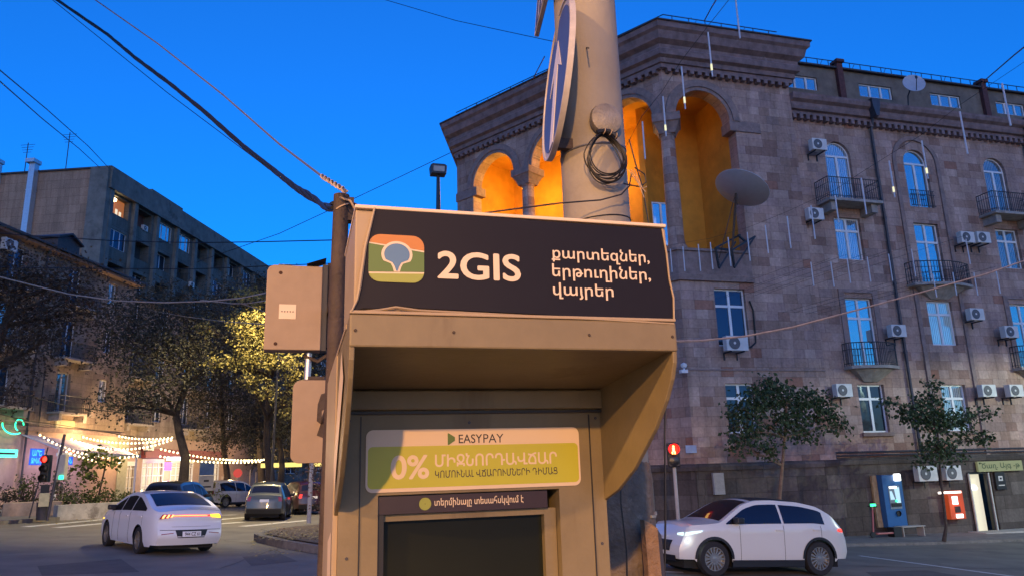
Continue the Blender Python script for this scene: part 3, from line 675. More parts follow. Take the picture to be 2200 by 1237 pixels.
# ------------------------------------------------------------------ things along the right-hand pavement
zs = lambda x, y: gz(x, y) + .1
m_atmb = mat('atm_blue', (.02, .11, .3), .4, var=.08); m_scr = emit('atm_screen', (.55, .85, 1), .09); m_wl = emit('white_light', (1, 1, .97), .35); m_grl = emit('green_light', (.05, 1, .35), .3)
t = thing('cash_machine', 'tall blue cash machine with a lit screen against the dark wall', 'cash machine', (22.85, YW - .1, -.98))
MB().box(-.47, .47, -.36, 0, 0, 2.0).build('body', m_atmb, t, bev=.02)
MB().box(.47, .56, -.3, 0, 0, 1.95).build('side_panel', m_black, t)
MB().box(-.24, .3, -.38, -.362, .7, 1.58).build('recess', mat('atm_recess', (.2, .25, .3), .5), t)
MB().add([(-.2, -.385, 1.05), (.02, -.385, 1.05), (-.1, -.385, 1.38), (-.2, -.385, 1.38)], [(0, 1, 2, 3)]).add([(.08, -.386, .9), (.27, -.386, .8), (.27, -.386, 1.52), (.02, -.386, 1.5)], [(0, 1, 2, 3)]).build('screen', m_scr, t)
MB().box(-.2, .14, -.4, -.385, 1.48, 1.56).build('light_strip', m_wl, t); MB().box(.02, .12, -.4, -.385, .96, 1.04).build('green_slot', m_grl, t)
MB().box(-.2, .26, -.42, -.385, .78, .92).build('keypad', m_black, t)
MB().box(.08, .34, -.5, -.365, 1.76, 2.04).build('lit_logo_sign', m_wl, t, bev=.03)
MB().box(-.72, -.49, -.1, 0, 0, 2.0).box(-.72, -.49, -.12, -.1, .02, .2).build('wood_panel', mat('tan_wood_panel', (.38, .26, .14), .6, var=.3, scale=6), t)
MB().lathe([(.001, 0), (.1, 0), (.11, .05)], 12, 0, Matrix.Translation((.08, -.365, .52)) @ Matrix.Rotation(pi / 2, 4, 'X')).build('emblem', m_black, t)
t = thing('payment_terminal', 'small red glowing payment terminal on the wall beside the shop door', 'payment terminal', (25.95, YW - .08, -.82))
MB().box(-.38, .38, -.3, 0, 0, 1.12).build('body', emit('red_terminal_body', (.9, .12, .03), .035), t, bev=.02)
MB().box(-.2, .05, -.33, -.302, .58, .9).build('screen', m_wl, t); MB().box(-.12, .2, -.34, -.302, .05, .2).build('lower_light', m_wl, t)
MB().box(-.85, .3, -.32, -.302, 1.02, 1.1).build('lit_header', emit('warm_white_sign', (1, .85, .75), .4), t); MB().box(-.14, .14, -.315, -.302, .26, .5).build('slot', m_black, t)
lamp('terminal_light', (25.9, YW - .7, -.3), .8, (1, .25, .08), .2)
t = thing('wall_sign', 'small black square sign with a white emblem right of the shop door', 'sign', (28.7, YW - .06, .3))
MB().box(-.26, .26, -.08, 0, -.06, .66).build('panel', m_black, t, bev=.01)
M_ = MB(); M_.box(-.11, .11, -.09, -.081, .3, .5); M_.box(-.16, .16, -.09, -.081, .1, .14); M_.build('emblem', m_ac, t); MB().box(-.05, .05, -.1, -.091, .36, .44).build('emblem_hole', m_black, t)
# scooter and bench
t = thing('kick_scooter', 'pink electric kick scooter with a green light parked by the blue cash machine', 'scooter', (21.6, 25.0, zs(21.6, 25)))
pk = mat('scooter_pink', (.4, .12, .12), .5)
def wheel_small(x): return MB().lathe([(.001, -.03), (.11, -.03), (.12, 0), (.11, .03), (.001, .03)], 14, 0, Matrix.Translation((x, 0, .12)) @ Matrix.Rotation(pi / 2, 4, 'X'))
wheel_small(-.45).build('wheel', m_black, t); wheel_small(.6).build('wheel', m_black, t)
MB().box(-.3, .45, -.08, .08, .12, .18).build('deck', pk, t, bev=.02); MB().tube([(-.42, 0, .2), (-.3, 0, 1.15)], .03, 8).build('stem', pk, t)
MB().tube([(-.3, -.25, 1.15), (-.3, .25, 1.15)], .02, 6).build('handlebar', m_black, t); MB().box(-.36, -.2, -.08, .04, 1.15, 1.25).build('headlight', m_grl, t)
t = thing('bench', 'low pale bench on the pavement under the cash machine', 'bench', (23.0, 25.1, zs(23, 25.1)))
MB().box(-.55, .55, -.2, .2, .36, .39).build('seat', m_sgrey, t)
for q in (-.5, .46): MB().box(q, q + .03, -.18, .18, 0, .36).build('leg', m_sgrey, t)
MB().box(-.95, -.58, -.2, .15, .02, .38).build('bag', m_black, t)
# ------------------------------------------------------------------ lettering
def text_mesh(body, bold=0):
    cu = bpy.data.curves.new('txt', 'FONT'); cu.body = body; cu.size = 1; cu.resolution_u = 4
    o = bpy.data.objects.new('txt', cu); COL.objects.link(o)
    dg = bpy.context.evaluated_depsgraph_get(); dg.update(); c2 = o.to_curve(dg)
    cons = []
    for sp in c2.splines:
        pts = []
        if sp.type == 'BEZIER':
            bp = sp.bezier_points
            for i in range(len(bp)):
                p, q = bp[i], bp[(i + 1) % len(bp)]
                for k in range(5):
                    t = k / 5; u = 1 - t; v = p.co * u ** 3 + p.handle_right * 3 * u * u * t + q.handle_left * 3 * u * t * t + q.co * t ** 3
                    if not pts or (Vector((v.x, v.y)) - Vector(pts[-1])).length > 1e-4: pts.append((v.x, v.y))
        else: pts = [(p.co.x, p.co.y) for p in sp.points]
        if len(pts) > 2:
            ar = sum(x0 * y1 - x1 * y0 for (x0, y0), (x1, y1) in zip(pts, pts[1:] + pts[:1])) / 2; cons.append((ar, pts))
    o.to_curve_clear(); bpy.data.objects.remove(o); bpy.data.curves.remove(cu)
    from mathutils.geometry import delaunay_2d_cdt
    vv = []; ee = []; sg0 = []
    for ar, pts in cons:
        o_ = len(vv); n_ = len(pts); vv += [Vector(p) for p in pts]; ee += [(o_ + i, o_ + (i + 1) % n_) for i in range(n_)]
        sg0 += [(*pts[i], *pts[(i + 1) % n_]) for i in range(n_)]
    ov, oe, of, _, _, _ = delaunay_2d_cdt(vv, ee, [], 0, 1e-5)
    sgm = np.array(sg0); cen = np.array([[sum(ov[i].x for i in f) / len(f), sum(ov[i].y for i in f) / len(f)] for f in of]); keep = []
    for (px, py), f in zip(cen, of):          # non-zero winding
        up_ = (sgm[:, 1] <= py) & (sgm[:, 3] > py); dn = (sgm[:, 1] > py) & (sgm[:, 3] <= py)
        with np.errstate(divide='ignore', invalid='ignore'): xi = sgm[:, 0] + (py - sgm[:, 1]) * (sgm[:, 2] - sgm[:, 0]) / (sgm[:, 3] - sgm[:, 1])
        if (up_ & (xi > px)).sum() != (dn & (xi > px)).sum(): keep.append(tuple(f))
    M = MB(); reps = [(0, 0)] if bold <= 0 else [(bold * cos(2 * pi * k / 8), bold * sin(2 * pi * k / 8)) for k in range(8)]
    for k, (dx, dy) in enumerate(reps): M.add([(v.x + dx, v.y + dy, .0003 * k) for v in ov], keep)
    me = bpy.data.meshes.new('txt'); me.from_pydata(M.v, [], M.f); return me
def lettering(name, parent, body, x0, x1, z0, y, mt, bold=0, h=None, tilt=None, thick=.0006, z1=None):
    """flat lettering in x/z facing -y, fitted to x0..x1 with its lowest ink at z0"""
    me = text_mesh(body, bold); co = np.empty(len(me.vertices) * 3); me.vertices.foreach_get('co', co); co = co.reshape(-1, 3)
    mn = co.min(0); mx = co.max(0); sc = (x1 - x0) / (mx[0] - mn[0]); sz = sc if z1 is None else (z1 - z0) / (mx[1] - mn[1])
    out = np.zeros_like(co); out[:, 0] = x0 + (co[:, 0] - mn[0]) * sc; out[:, 2] = z0 + (co[:, 1] - mn[1]) * sz; out[:, 1] = y - co[:, 2] * .02
    me.vertices.foreach_set('co', out.ravel()); me.materials.clear(); me.materials.append(mt); me.update()
    o = bpy.data.objects.new(name, me); COL.objects.link(o); o.parent = parent
    return o
t = thing('shop_sign', 'pale green shop sign with dark lettering over the lit door', 'sign', (28.75, YW - .1, 1.0))
MB().box(-1.2, 1.2, -.1, 0, 0, .42).build('panel', emit('pale_green_sign_board', (.6, .62, .3), .02), t)
lettering('lettering', t, 'Ծաղ. Այգ -թ', -1.0, 1.05, .06, -.105, mat('dark_green_letters', (.02, .05, .02), .6), .01, z1=.36)
# ------------------------------------------------------------------ rounded polygon helpers
def rrect(x0, x1, z0, z1, r, n=6):
    pts = []
    for (cx, cz, a) in ((x1 - r, z1 - r, 0), (x0 + r, z1 - r, pi / 2), (x0 + r, z0 + r, pi), (x1 - r, z0 + r, 3 * pi / 2)):
        for k in range(n + 1): pts.append((cx + r * cos(a + pi / 2 * k / n), cz + r * sin(a + pi / 2 * k / n)))
    return pts
# ------------------------------------------------------------------ payment kiosk
YH, YB = 1.5, 1.95
gk_ = gz(.4, 2) + .06
K = thing('payment_kiosk', 'beige street payment kiosk with a dark banner on its hood', 'payment kiosk', (0, 0, 0))
body = MB()
# body front with recess for screen: frame pieces around the opening
sx0, sx1, st, sb = .194, .672, 1.645, 1.12
body.box(.098, sx0, YB, YB + .64, gk_, 1.96); body.box(sx1, .806, YB, YB + .64, gk_, 1.96); body.box(sx0, sx1, YB, YB + .64, st, 1.96); body.box(sx0, sx1, YB, YB + .64, gk_, sb); body.box(sx0, sx1, YB + .2, YB + .64, sb, st)
body.build('body', m_kio, K)
fl = MB(); fl.box(.104, .8, YB - .012, YB, 1.845, 1.852); fl.box(.147, .15, YB - .003, YB, gk_, 1.84); fl.box(.765, .768, YB - .003, YB, gk_, 1.84)
fl.build('seam', m_black, K)
MB().box(.1, .802, YB - .02, YB, 1.855, 1.905).build('lintel', m_kio, K, bev=.004)
# hood: front band, ceiling, cheeks
MB().box(.088, .812, YH - .004, YH + .02, 1.945, 2.012).build('hood_front', m_kio, K, bev=.004)
MB().add([(.09, YH + .021, 1.947), (.81, YH + .021, 1.947), (.81, YB, 1.907), (.09, YB, 1.907), (.09, YH + .021, 2.0), (.81, YH + .021, 2.0), (.81, YB, 2.0), (.09, YB, 2.0)], [(0, 3, 2, 1), (4, 5, 6, 7), (0, 1, 5, 4), (1, 2, 6, 5), (2, 3, 7, 6), (3, 0, 4, 7)]).build('hood_ceiling', m_kio, K)
prof = [(YH, 2.012), (YH, 1.945), (YH + .003, 1.92), (YH + .02, 1.885), (YH + .055, 1.84), (YH + .12, 1.78), (YH + .25, 1.69), (YH + .36, 1.638), (YB, 1.612), (YB + .02, 1.6), (YB + .02, 2.012)]
rotc = Matrix(((0, 1, 0, 0), (1, 0, 0, 0), (0, 0, 1, 0), (0, 0, 0, 1)))
for x in (.0885, .8005): MB().prism(prof, x, x + .011, 0, rotc).build('cheek', m_kio, K, bev=.002)
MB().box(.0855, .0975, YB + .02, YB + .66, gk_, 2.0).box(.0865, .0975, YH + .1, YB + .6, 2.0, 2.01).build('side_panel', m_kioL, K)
# peeled stickers on the left side
MB().add([(.0848, 1.62, 1.9), (.0848, 1.72, 1.97), (.0848, 1.98, 1.72), (.0848, 1.9, 1.66)], [(0, 1, 2, 3)]).add([(.0848, 2.0, 1.3), (.0848, 2.2, 1.34), (.0848, 2.22, 1.52), (.0848, 2.02, 1.56)], [(0, 1, 2, 3)]).build('torn_sticker', m_cream, K)
# sign box + banner
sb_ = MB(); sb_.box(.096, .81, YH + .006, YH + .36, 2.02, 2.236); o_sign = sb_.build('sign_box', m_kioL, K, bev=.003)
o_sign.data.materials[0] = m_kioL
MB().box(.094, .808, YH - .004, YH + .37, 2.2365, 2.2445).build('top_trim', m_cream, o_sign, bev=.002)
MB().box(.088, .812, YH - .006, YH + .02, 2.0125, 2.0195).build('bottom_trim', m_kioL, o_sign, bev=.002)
def sg(px, py, y=YH): p = onY(px, py, y); return (p.x, p.z)
ban = [sg(*p) for p in ((806, 449), (1000, 463), (1200, 478), (1421, 493), (1430, 545), (1436, 600), (1445, 640), (1446, 690), (1380, 688), (1300, 682), (1100, 672), (900, 662), (850, 656), (815, 663), (780, 662), (757, 669), (768, 645), (774, 615), (778, 585), (786, 530), (796, 490))]
bn = MB().prism(ban, YH - .002, YH + .004).build('banner', m_vinyl, o_sign)
edge = [sg(*p) for p in ((757, 669), (768, 645), (774, 615), (778, 585), (786, 530), (796, 490), (806, 449))]
MB().tube([(x - .0015, YH - .006, z) for x, z in edge], [.002, .003, .004, .004, .0035, .003, .0025], 6).build('curled_edge', m_kioL, o_sign)
edge = [sg(*p) for p in ((1421, 493), (1430, 545), (1436, 600), (1445, 640), (1446, 690))]
MB().tube([(x + .001, YH - .003, z) for x, z in edge], .0022, 6).build('curled_edge', m_kioL, o_sign)
edge = [sg(*p) for p in ((757, 672), (815, 666), (850, 660), (900, 667), (1100, 677), (1300, 687), (1446, 696))]
MB().tube([(x, YH - .004, z) for x, z in edge], .0022, 6).build('curled_edge', m_kioL, o_sign)
# logo
yl = YH - .0035
lx0, lx1, lz0, lz1 = .1235, .2385, 2.080, 2.1815
lw_ = lx1 - lx0; lh_ = lz1 - lz0
def clip(poly, a, b, c):      # keep a*x+b*z<=c
    out = []
    for i in range(len(poly)):
        p, q = poly[i - 1], poly[i]; dp = a * p[0] + b * p[1] - c; dq = a * q[0] + b * q[1] - c
        if (dp <= 0) != (dq <= 0):
            t = dp / (dp - dq); out.append((p[0] + (q[0] - p[0]) * t, p[1] + (q[1] - p[1]) * t))
        if dq <= 0: out.append(q)
    return out
rr_ = rrect(lx0, lx1, lz0, lz1, .024)
def lz(u, v): return (lx0 + u * lw_, lz0 + v * lh_)
def half(poly, p, q, below):
    (x0, z0), (x1, z1) = lz(*p), lz(*q); a, b = -(z1 - z0), (x1 - x0); c = a * x0 + b * z0
    return clip(poly, a, b, c) if below else clip(poly, -a, -b, -c)
lg0 = MB().prism(rr_, yl, yl + .001).build('logo', m_cream, bn)
top = half(rr_, (0, .83), (1, .69), False); mid = half(half(rr_, (0, .8), (1, .655), True), (0, .2), (1, .235), False); bot = half(rr_, (0, .165), (1, .2), True)
for pl, mt_ in ((top, m_org), (mid, m_grn), (bot, m_ygr)): MB().prism(pl, yl - .0007, yl + .0002).build('field', mt_, lg0)
def pin(g):
    r = .23 + g; pts = [(.505 + r * cos(radians(-30) + radians(240) * k / 24), .585 + r * sin(radians(-30) + radians(240) * k / 24)) for k in range(25)]
    lft = [(.425 - g * .6, .41 - g * .4), (.465 - g * .75, .33 - g * .2), (.493 - g * .8, .235 - g * .3)]
    return [lz(*p) for p in pts + lft + [(1.01 - u, v) for u, v in lft[::-1]]]
MB().prism(pin(.05), yl - .0012, yl - .0005).build('pin_outline', m_cream, lg0); MB().prism(pin(0), yl - .0018, yl - .001).build('pin', m_blu, lg0)
lettering('lettering', bn, '2GIS', .2665, .4495, 2.0915, yl, m_cream, .022, z1=2.1525)
for body_, x1, z0, z1 in (('քարտեզներ,', .7585, 2.1403, 2.1763), ('երթուղիներ,', .7585, 2.0984, 2.1363), ('վայրեր', .664, 2.0569, 2.0935)):
    lettering('lettering', bn, body_, .5215, x1, z0, yl, m_cream, .012, z1=z1)
# info panel
yp = YB - .004
pn = MB().prism(rrect(.162, .734, 1.652, 1.806, .018), yp, YB).build('info_panel', m_panel, K)
MB().prism(rrect(.167, .729, 1.661, 1.764, .012), yp - .0008, yp).build('green_band', m_lime, pn)
lettering('lettering', pn, 'EASY', .4, .463, 1.769, yp - .0005, m_dtext, .006, z1=1.7915); lettering('lettering', pn, 'PAY', .466, .521, 1.769, yp - .0005, m_dtext, -.004, z1=1.7915)
MB().prism([(.371, 1.7655), (.374, 1.7655), (.39, 1.776), (.39, 1.785), (.374, 1.795), (.371, 1.795)], yp - .001, yp).build('emblem', m_grn, pn)
lettering('lettering', pn, '0%', .224, .322, 1.682, yp - .0015, m_cream, .024, z1=1.742)
lettering('lettering', pn, 'ՄԻՋՆՈՐԴԱՎՃԱՐ', .337, .668, 1.7105, yp - .0015, m_cream, .02, z1=1.7435)
lettering('lettering', pn, 'ԿՈՄՈՒՆԱԼ ՎՃԱՐՈՒՄՆԵՐԻ ԴԻՄԱՑ', .337, .668, 1.683, yp - .0015, m_dtext, .01, z1=1.7025)
sc_ = MB()
for (x, z) in ((.12, 1.83), (.787, 1.83), (.12, 1.5), (.787, 1.5), (.43, 1.822)):
    MB().lathe([(.001, .0015), (.0035, .0015), (.004, 0)], 10, 0, Matrix.Translation((x, YB - .0005, z)) @ Matrix.Rotation(pi / 2, 4, 'X')).build('screw', m_pipe, K)
for (x, z) in ((.1, 1.978), (.8, 1.978), (.3, 1.978), (.6, 1.978)):
    MB().lathe([(.001, .0015), (.003, .0015), (.0035, 0)], 10, 0, Matrix.Translation((x, YH - .0045, z)) @ Matrix.Rotation(pi / 2, 4, 'X')).build('screw', m_rust, K)
# screen
MB().box(sx0 + .001, sx1 - .03, YB + .012, YB + .03, 1.598, st - .003).build('status_strip', m_brown, K)
lettering('lettering', K, 'տերմինալը տեսահսկվում է', .338, .575, 1.609, YB + .0105, m_cream, .012, z1=1.633)
MB().lathe([(.001, .002), (.0155, .002), (.0155, 0)], 20, 0, Matrix.Translation((.314, YB + .012, 1.62)) @ Matrix.Rotation(pi / 2, 4, 'X')).build('round_emblem', m_ygr, K)
MB().box(sx0 + .001, sx0 + .016, YB + .012, YB + .06, sb, 1.597).build('shaded_bezel', m_black, K)  # left bezel in black: the shade on it is put into the colour
fr_ = MB().box(sx1 - .035, sx1 - .002, YB + .03, YB + .06, sb, 1.596).box(sx0 + .016, sx1 - .0345, YB + .03, YB + .06, 1.58, 1.596).build('bezel', m_kio, K)
MB().box(sx0 + .016, sx1 - .035, YB + .055, YB + .065, sb, 1.58).build('screen', m_screen, K)
# ------------------------------------------------------------------ big pole with signs and cable coil
PX, PY, PR = 1.272, 3.0, .15
zg = gz(PX, PY) + .06
t = thing('utility_pole', 'thick grey round pole behind the kiosk carrying a blue arrow sign', 'pole', (PX, PY, zg))
MB().lathe([(PR + .012, 0), (PR + .006, 1.9), (PR + .002, 2.5), (PR, 4.0), (PR - .012, 7.5), (.001, 7.5)], 32).build('shaft', m_pole, t)
wr = MB(); n = 40; rows = 22
vs = []
for j in range(rows + 1):
    for k in range(n):
        a = 2 * pi * k / n; zz = 1.95 * j / rows + (.06 * sin(3 * a) + .03 * sin(7 * a + 1) if j == rows else 0); r_ = PR + .016 + .006 * random.random()
        vs.append((r_ * cos(a), r_ * sin(a), zz))
wr.add(vs, [(j * n + k, j * n + (k + 1) % n, (j + 1) * n + (k + 1) % n, (j + 1) * n + k) for j in range(rows) for k in range(n)], 0, True)
wr.build('torn_posters', m_wrap, t, recalc=False)
tp = MB()
for q in range(5):
    a0 = -1.2 + .06 * q; tp.tube([((PR + .02) * cos(a0 + .1 * k), (PR + .02) * sin(a0 + .1 * k), 1.25 + q * .12 + .02 * random.random()) for k in range(12)], .008, 4)
tp.build('tape', m_film, t)
MB().tube([(PR * 1.01 * cos(a), PR * 1.01 * sin(a), 3.34 + .012 * cos(a)) for a in [2 * pi * k / 28 for k in range(28)]], .005, 5, 0, True).build('strap', m_steel, t)
MB().tube([(PR * 1.015 * cos(a), PR * 1.015 * sin(a), 3.0 + .015 * cos(a)) for a in [2 * pi * k / 28 for k in range(28)]], .003, 5, 0, True).build('strap', m_cable, t)
# junction box lid
jc = onY(1301, 258, 2.83)
t2 = thing('junction_box', 'round dented metal junction cover strapped to the grey pole', 'junction box', jc)
MB().lathe([(.001, .03), (.05, .028), (.072, .016), (.076, 0), (.07, -.02)], 20, 0, Matrix.Rotation(pi / 2, 4, 'X')).build('cover', mat('dented_metal_cover', (.3, .26, .2), .5, .2, var=.3, scale=18, bump=.25), t2)
# coil
cc = onY(1303, 332, 2.78)
t3 = thing('cable_coil', 'coil of thin black cable tied to the grey pole', 'cable', cc)
lp = MB(); random.seed(3)
for q in range(9):
    rx = .078 + .016 * random.random(); rz_ = .092 + .025 * random.random(); ox = random.uniform(-.008, .012); oz = .1 - rz_ + random.uniform(-.006, .006); yy = random.uniform(-.02, .02); tw = random.uniform(-.25, .25)
    pts = []
    for k in range(36):
        a = 2 * pi * k / 36; xx = rx * cos(a); zz = rz_ * sin(a); sq = 1 - .25 * max(0, sin(a))
        pts.append((ox + xx * sq * cos(tw) - zz * sin(tw) * .4, yy + .01 * sin(2 * a), oz + zz + xx * sin(tw) * .3))
    lp.tube(pts, .0032, 5, 0, True)
lp.build('loops', m_cable, t3)
b = MB().tube([(-.045 + .012 * k, -.015, .093 + .012 * sin(pi * k / 8) - .006 * max(0, k - 5)) for k in range(9)], .009, 6); b.build('taped_bundle', m_cable, t3)
tieM = MB()
for q, zz in ((-.01, .1), (.02, .098), (.045, .085)): tieM.tube([(q + .004 * cos(a), -.015 + .012 * sin(a), zz + .012 * cos(a)) for a in [2 * pi * k / 10 for k in range(10)]], .002, 4, 0, True)
tieM.build('cable_tie', m_rope, t3)
cw = MB(); cwp = [onY(*p, 2.75) for p in ((1363, 360), (1385, 375), (1388, 392), (1375, 402), (1340, 395))]
cw.tube([p - cc for p in cwp], .003, 5); cw.tube([p - cc for p in [onY(*q, 2.75) for q in ((1352, 300), (1365, 350), (1380, 400), (1395, 490))]], .003, 5)
cw.build('loose_end', m_cable, t3)
for k in range(3): MB().tube([p - cc for p in [onY(*q, 2.74) for q in ((1350 + 6 * k, 365), (1372 + 4 * k, 395 + 5 * k), (1384 + 3 * k, 425 - 12 * k))]], .0018, 4).build('loose_end', m_rope, t3)
tag(MB().tube([onY(*p, 2.78) for p in ((1357, 372), (1352, 400), (1335, 418), (1290, 430), (1200, 437), (1100, 450), (1040, 458))], .0035, 5).build('cable', m_cable), 'thin black cable running from the coil down to the hood of the kiosk', 'cable')
tag(MB().tube([onY(*p, 2.9) for p in ((1433, 800), (1431, 860), (1428, 930), (1429, 1000), (1430, 1100), (1428, 1237), (1427, 1500))], .0045, 5).build('cable', m_cable), 'black cable hanging straight down right of the kiosk hood', 'cable')
tag(MB().tube([onY(*p, 2.78) for p in ((1333, 1000), (1334, 1080), (1340, 1130), (1346, 1180), (1350, 1300))], .0035, 5).build('cable', m_cable), 'thin black wire running down the taped lower part of the pole', 'cable')
# round blue arrow sign (plane almost parallel to the line of sight)
sd = Vector((.131, .789, 0)).normalized(); tilt = radians(6)
sn0 = Vector((-sd.y, sd.x, 0)); upv = (Vector((0, 0, 1)) * cos(tilt) - sn0 * sin(tilt)).normalized(); sn = sd.cross(upv); sn = sn if sn.dot(sn0) > 0 else -sn
SC = Vector((1.094, 2.95, 3.44))
def frame_m(c, xa, ya, za): return Matrix(((xa.x, ya.x, za.x, c.x), (xa.y, ya.y, za.y, c.y), (xa.z, ya.z, za.z, c.z), (0, 0, 0, 1)))
MS = frame_m(Vector((0, 0, 0)), -sd, -sn, upv)         # local x to the viewer-left of the sign, local -y its face
t = thing('road_sign', 'round blue road sign with a white straight-ahead arrow on the grey pole', 'road sign', SC)
MF = MS @ Matrix.Rotation(pi / 2, 4, 'X')
MB().lathe([(.001, -.008), (.362, -.008), (.37, -.014), (.37, .012), (.36, .012), (.357, .004), (.001, .004)], 64, 0, MF).build('plate', m_rim, t)
MB().lathe([(.001, .0075), (.334, .0075), (.334, .003)], 64, 0, MF).build('blue_face', m_sblue, t)
MB().prism([(-.045, -.33), (.045, -.33), (.045, .06), (.16, -.01), (0, .21), (-.16, -.01), (-.045, .06)], -.0105, -.0078, 0, MS).build('arrow', mat('sign_arrow_white', (.75, .7, .66), .5), t)
MB().box(-.02, .02, .012, .16, -.34, -.29, 0, MS).build('bracket', m_rust, t); MB().box(-.02, .02, .012, .16, .1, .15, 0, MS).build('bracket', m_rust, t)
pc = Vector((1.105, 2.98, 4.2))
t = thing('road_sign', 'white rectangular plate with dark pattern above the round arrow sign', 'road sign', pc)
MB().box(-.37, .37, -.012, .012, -.28, .4, 0, MS).build('plate', m_rim, t, bev=.004)
pt = MB()
for k in range(5): pt.box(-.33 + .12 * k, -.27 + .12 * k, -.0135, -.0122, -.24, .3, 0, MS)
pt.box(-.34, .3, -.0135, -.0122, -.27, -.255, 0, MS); pt.build('dark_pattern', m_dtext, t)
# ------------------------------------------------------------------ brown post, sign boxes
pz = gz(.1, 2.5) + .06
t = thing('metal_post', 'brown rusty pipe post wound with rope beside the kiosk', 'post', (.098, 2.68, pz))
bx = onY(734, 420, 2.68); hp = bx.z - pz; ofx = bx.x - .098
MB().tube([(ofx * .2 - .025, 0, 0), (ofx, 0, hp)], .029, 16).build('shaft', m_rust, t)
MB().tube([(ofx + .027 * cos(a) + .004, .027 * sin(a) + -.004, hp - .05 + .014 * cos(a)) for a in [2 * pi * k / 20 for k in range(20)]], .0035, 5, 0, True).tube([(ofx - .01, -.03, hp - .02), (ofx + .03, -.03, hp - .03), (ofx + .05, -.02, hp - .06)], .004, 5).build('rope', m_rope, t)
MB().box(ofx + .02, ofx + .045, -.015, .03, hp - .1, hp - .01).tube([(ofx + .02, 0, hp - .02), (ofx + .055, 0, hp - .035)], .006, 5).build('clamp', m_rust, t)
MB().box(ofx + .04, ofx + .22, .0, .02, hp - .07, hp - .055).build('bracket', m_rust, t)
t = thing('control_box', 'beige metal box with a small white sticker and rust spots, seen from behind', 'control box', (-.055, 3.8, 2.302))
MB().prism([(-.131, 0), (.139, 0), (.139, .431), (-.1, .431), (-.122, .42), (-.131, .4)], 0, .1).build('casing', m_box, t, bev=.004)
MB().box(.139, .165, .01, .1, .0, .445).build('side', m_black, t); MB().add([(.06, -.03, .436), (.155, -.03, .47), (.155, .1, .47), (.06, .1, .436)], [(0, 1, 2, 3)]).build('visor', m_rust, t)
st_ = MB().box(-.066, .015, -.002, 0, .155, .229).build('sticker', m_cream, t)
mk = MB()
for k in range(5): mk.lathe([(.001, .001), (.0035, .001)], 8, 0, Matrix.Translation((-.052 + .0133 * k, -.0022, .192)) @ Matrix.Rotation(pi / 2, 4, 'X'))
mk.build('dots', m_dtext, st_)
rs = MB()
for (x, z) in ((-.066, .39), (-.076, .03)): rs.lathe([(.001, .002), (.008, .002), (.009, 0)], 10, 0, Matrix.Translation((x, -.001, z)) @ Matrix.Rotation(pi / 2, 4, 'X'))
rs.build('rust_spot', mat('rust_spot', (.05, .018, .008), .8), t)
MB().box(.165, .2, .03, .08, .02, .46).tube([(.18, .06, .2), (.165, -1.1, .2)], .014, 8).build('arm', m_rust, t)
MB().box(.167, .198, .032, .085, .1, .3).tube([(.06, .05, -.02), (.13, .05, -.05), (.2, .04, .0)], .01, 6).build('mount', m_rust, t)
MB().tube([(.085, .06, -.005), (.082, .06, -.14)], .017, 12).build('conduit', mat('galvanised_tube', (.5, .5, .52), .35, .7), t)
t = thing('sign_plate', 'blank beige sign back with rounded corners and torn brown paper', 'sign', (.05, 3.82, 1.756))
MB().prism(rrect(-.09, .16, 0, .4, .04), 0, .012).build('plate', m_box, t, bev=.002)
MB().prism([(.045, .33), (.075, .34), (.075, .26), (.05, .25), (.052, .18), (.028, .2), (.03, .28)], -.002, 0).prism([(.05, .195), (.08, .2), (.08, .11), (.03, .13)], -.002, 0).build('torn_paper', m_rust, t)
MB().box(-.02, .06, .012, .05, .0, .42).build('mount', m_rust, t); MB().tube([(.06, .04, .2), (.06, -1.12, .22)], .014, 8).build('arm', m_rust, t)
# board leaning at the pole, orange lamplight put into its colour
t = thing('narrow_board', 'narrow orange-lit board standing between the pole and the white car', 'board', (1.52, 2.75, gz(1.5, 2.75) + .06))
zb_ = gz(1.5, 2.75) + .06
a = [onY(*p, 2.75) for p in ((1382, 1116), (1410, 1133), (1428, 1300), (1398, 1300))]
top_l, top_r = a[0], a[1]
MB().prism([(a[0].x - 1.52, a[0].z - zb_), (a[1].x - 1.52, a[1].z - zb_), (a[1].x - 1.49, 0), (a[0].x - 1.50, 0)], -.01, .03).build('board', m_board, t)
MB().prism([(a[1].x - 1.518, a[1].z - zb_), (a[1].x - 1.50, a[1].z - .03 - zb_), (a[1].x - 1.47, 0), (a[1].x - 1.488, 0)], .0, .05).build('edge_strip', m_pipe, t)
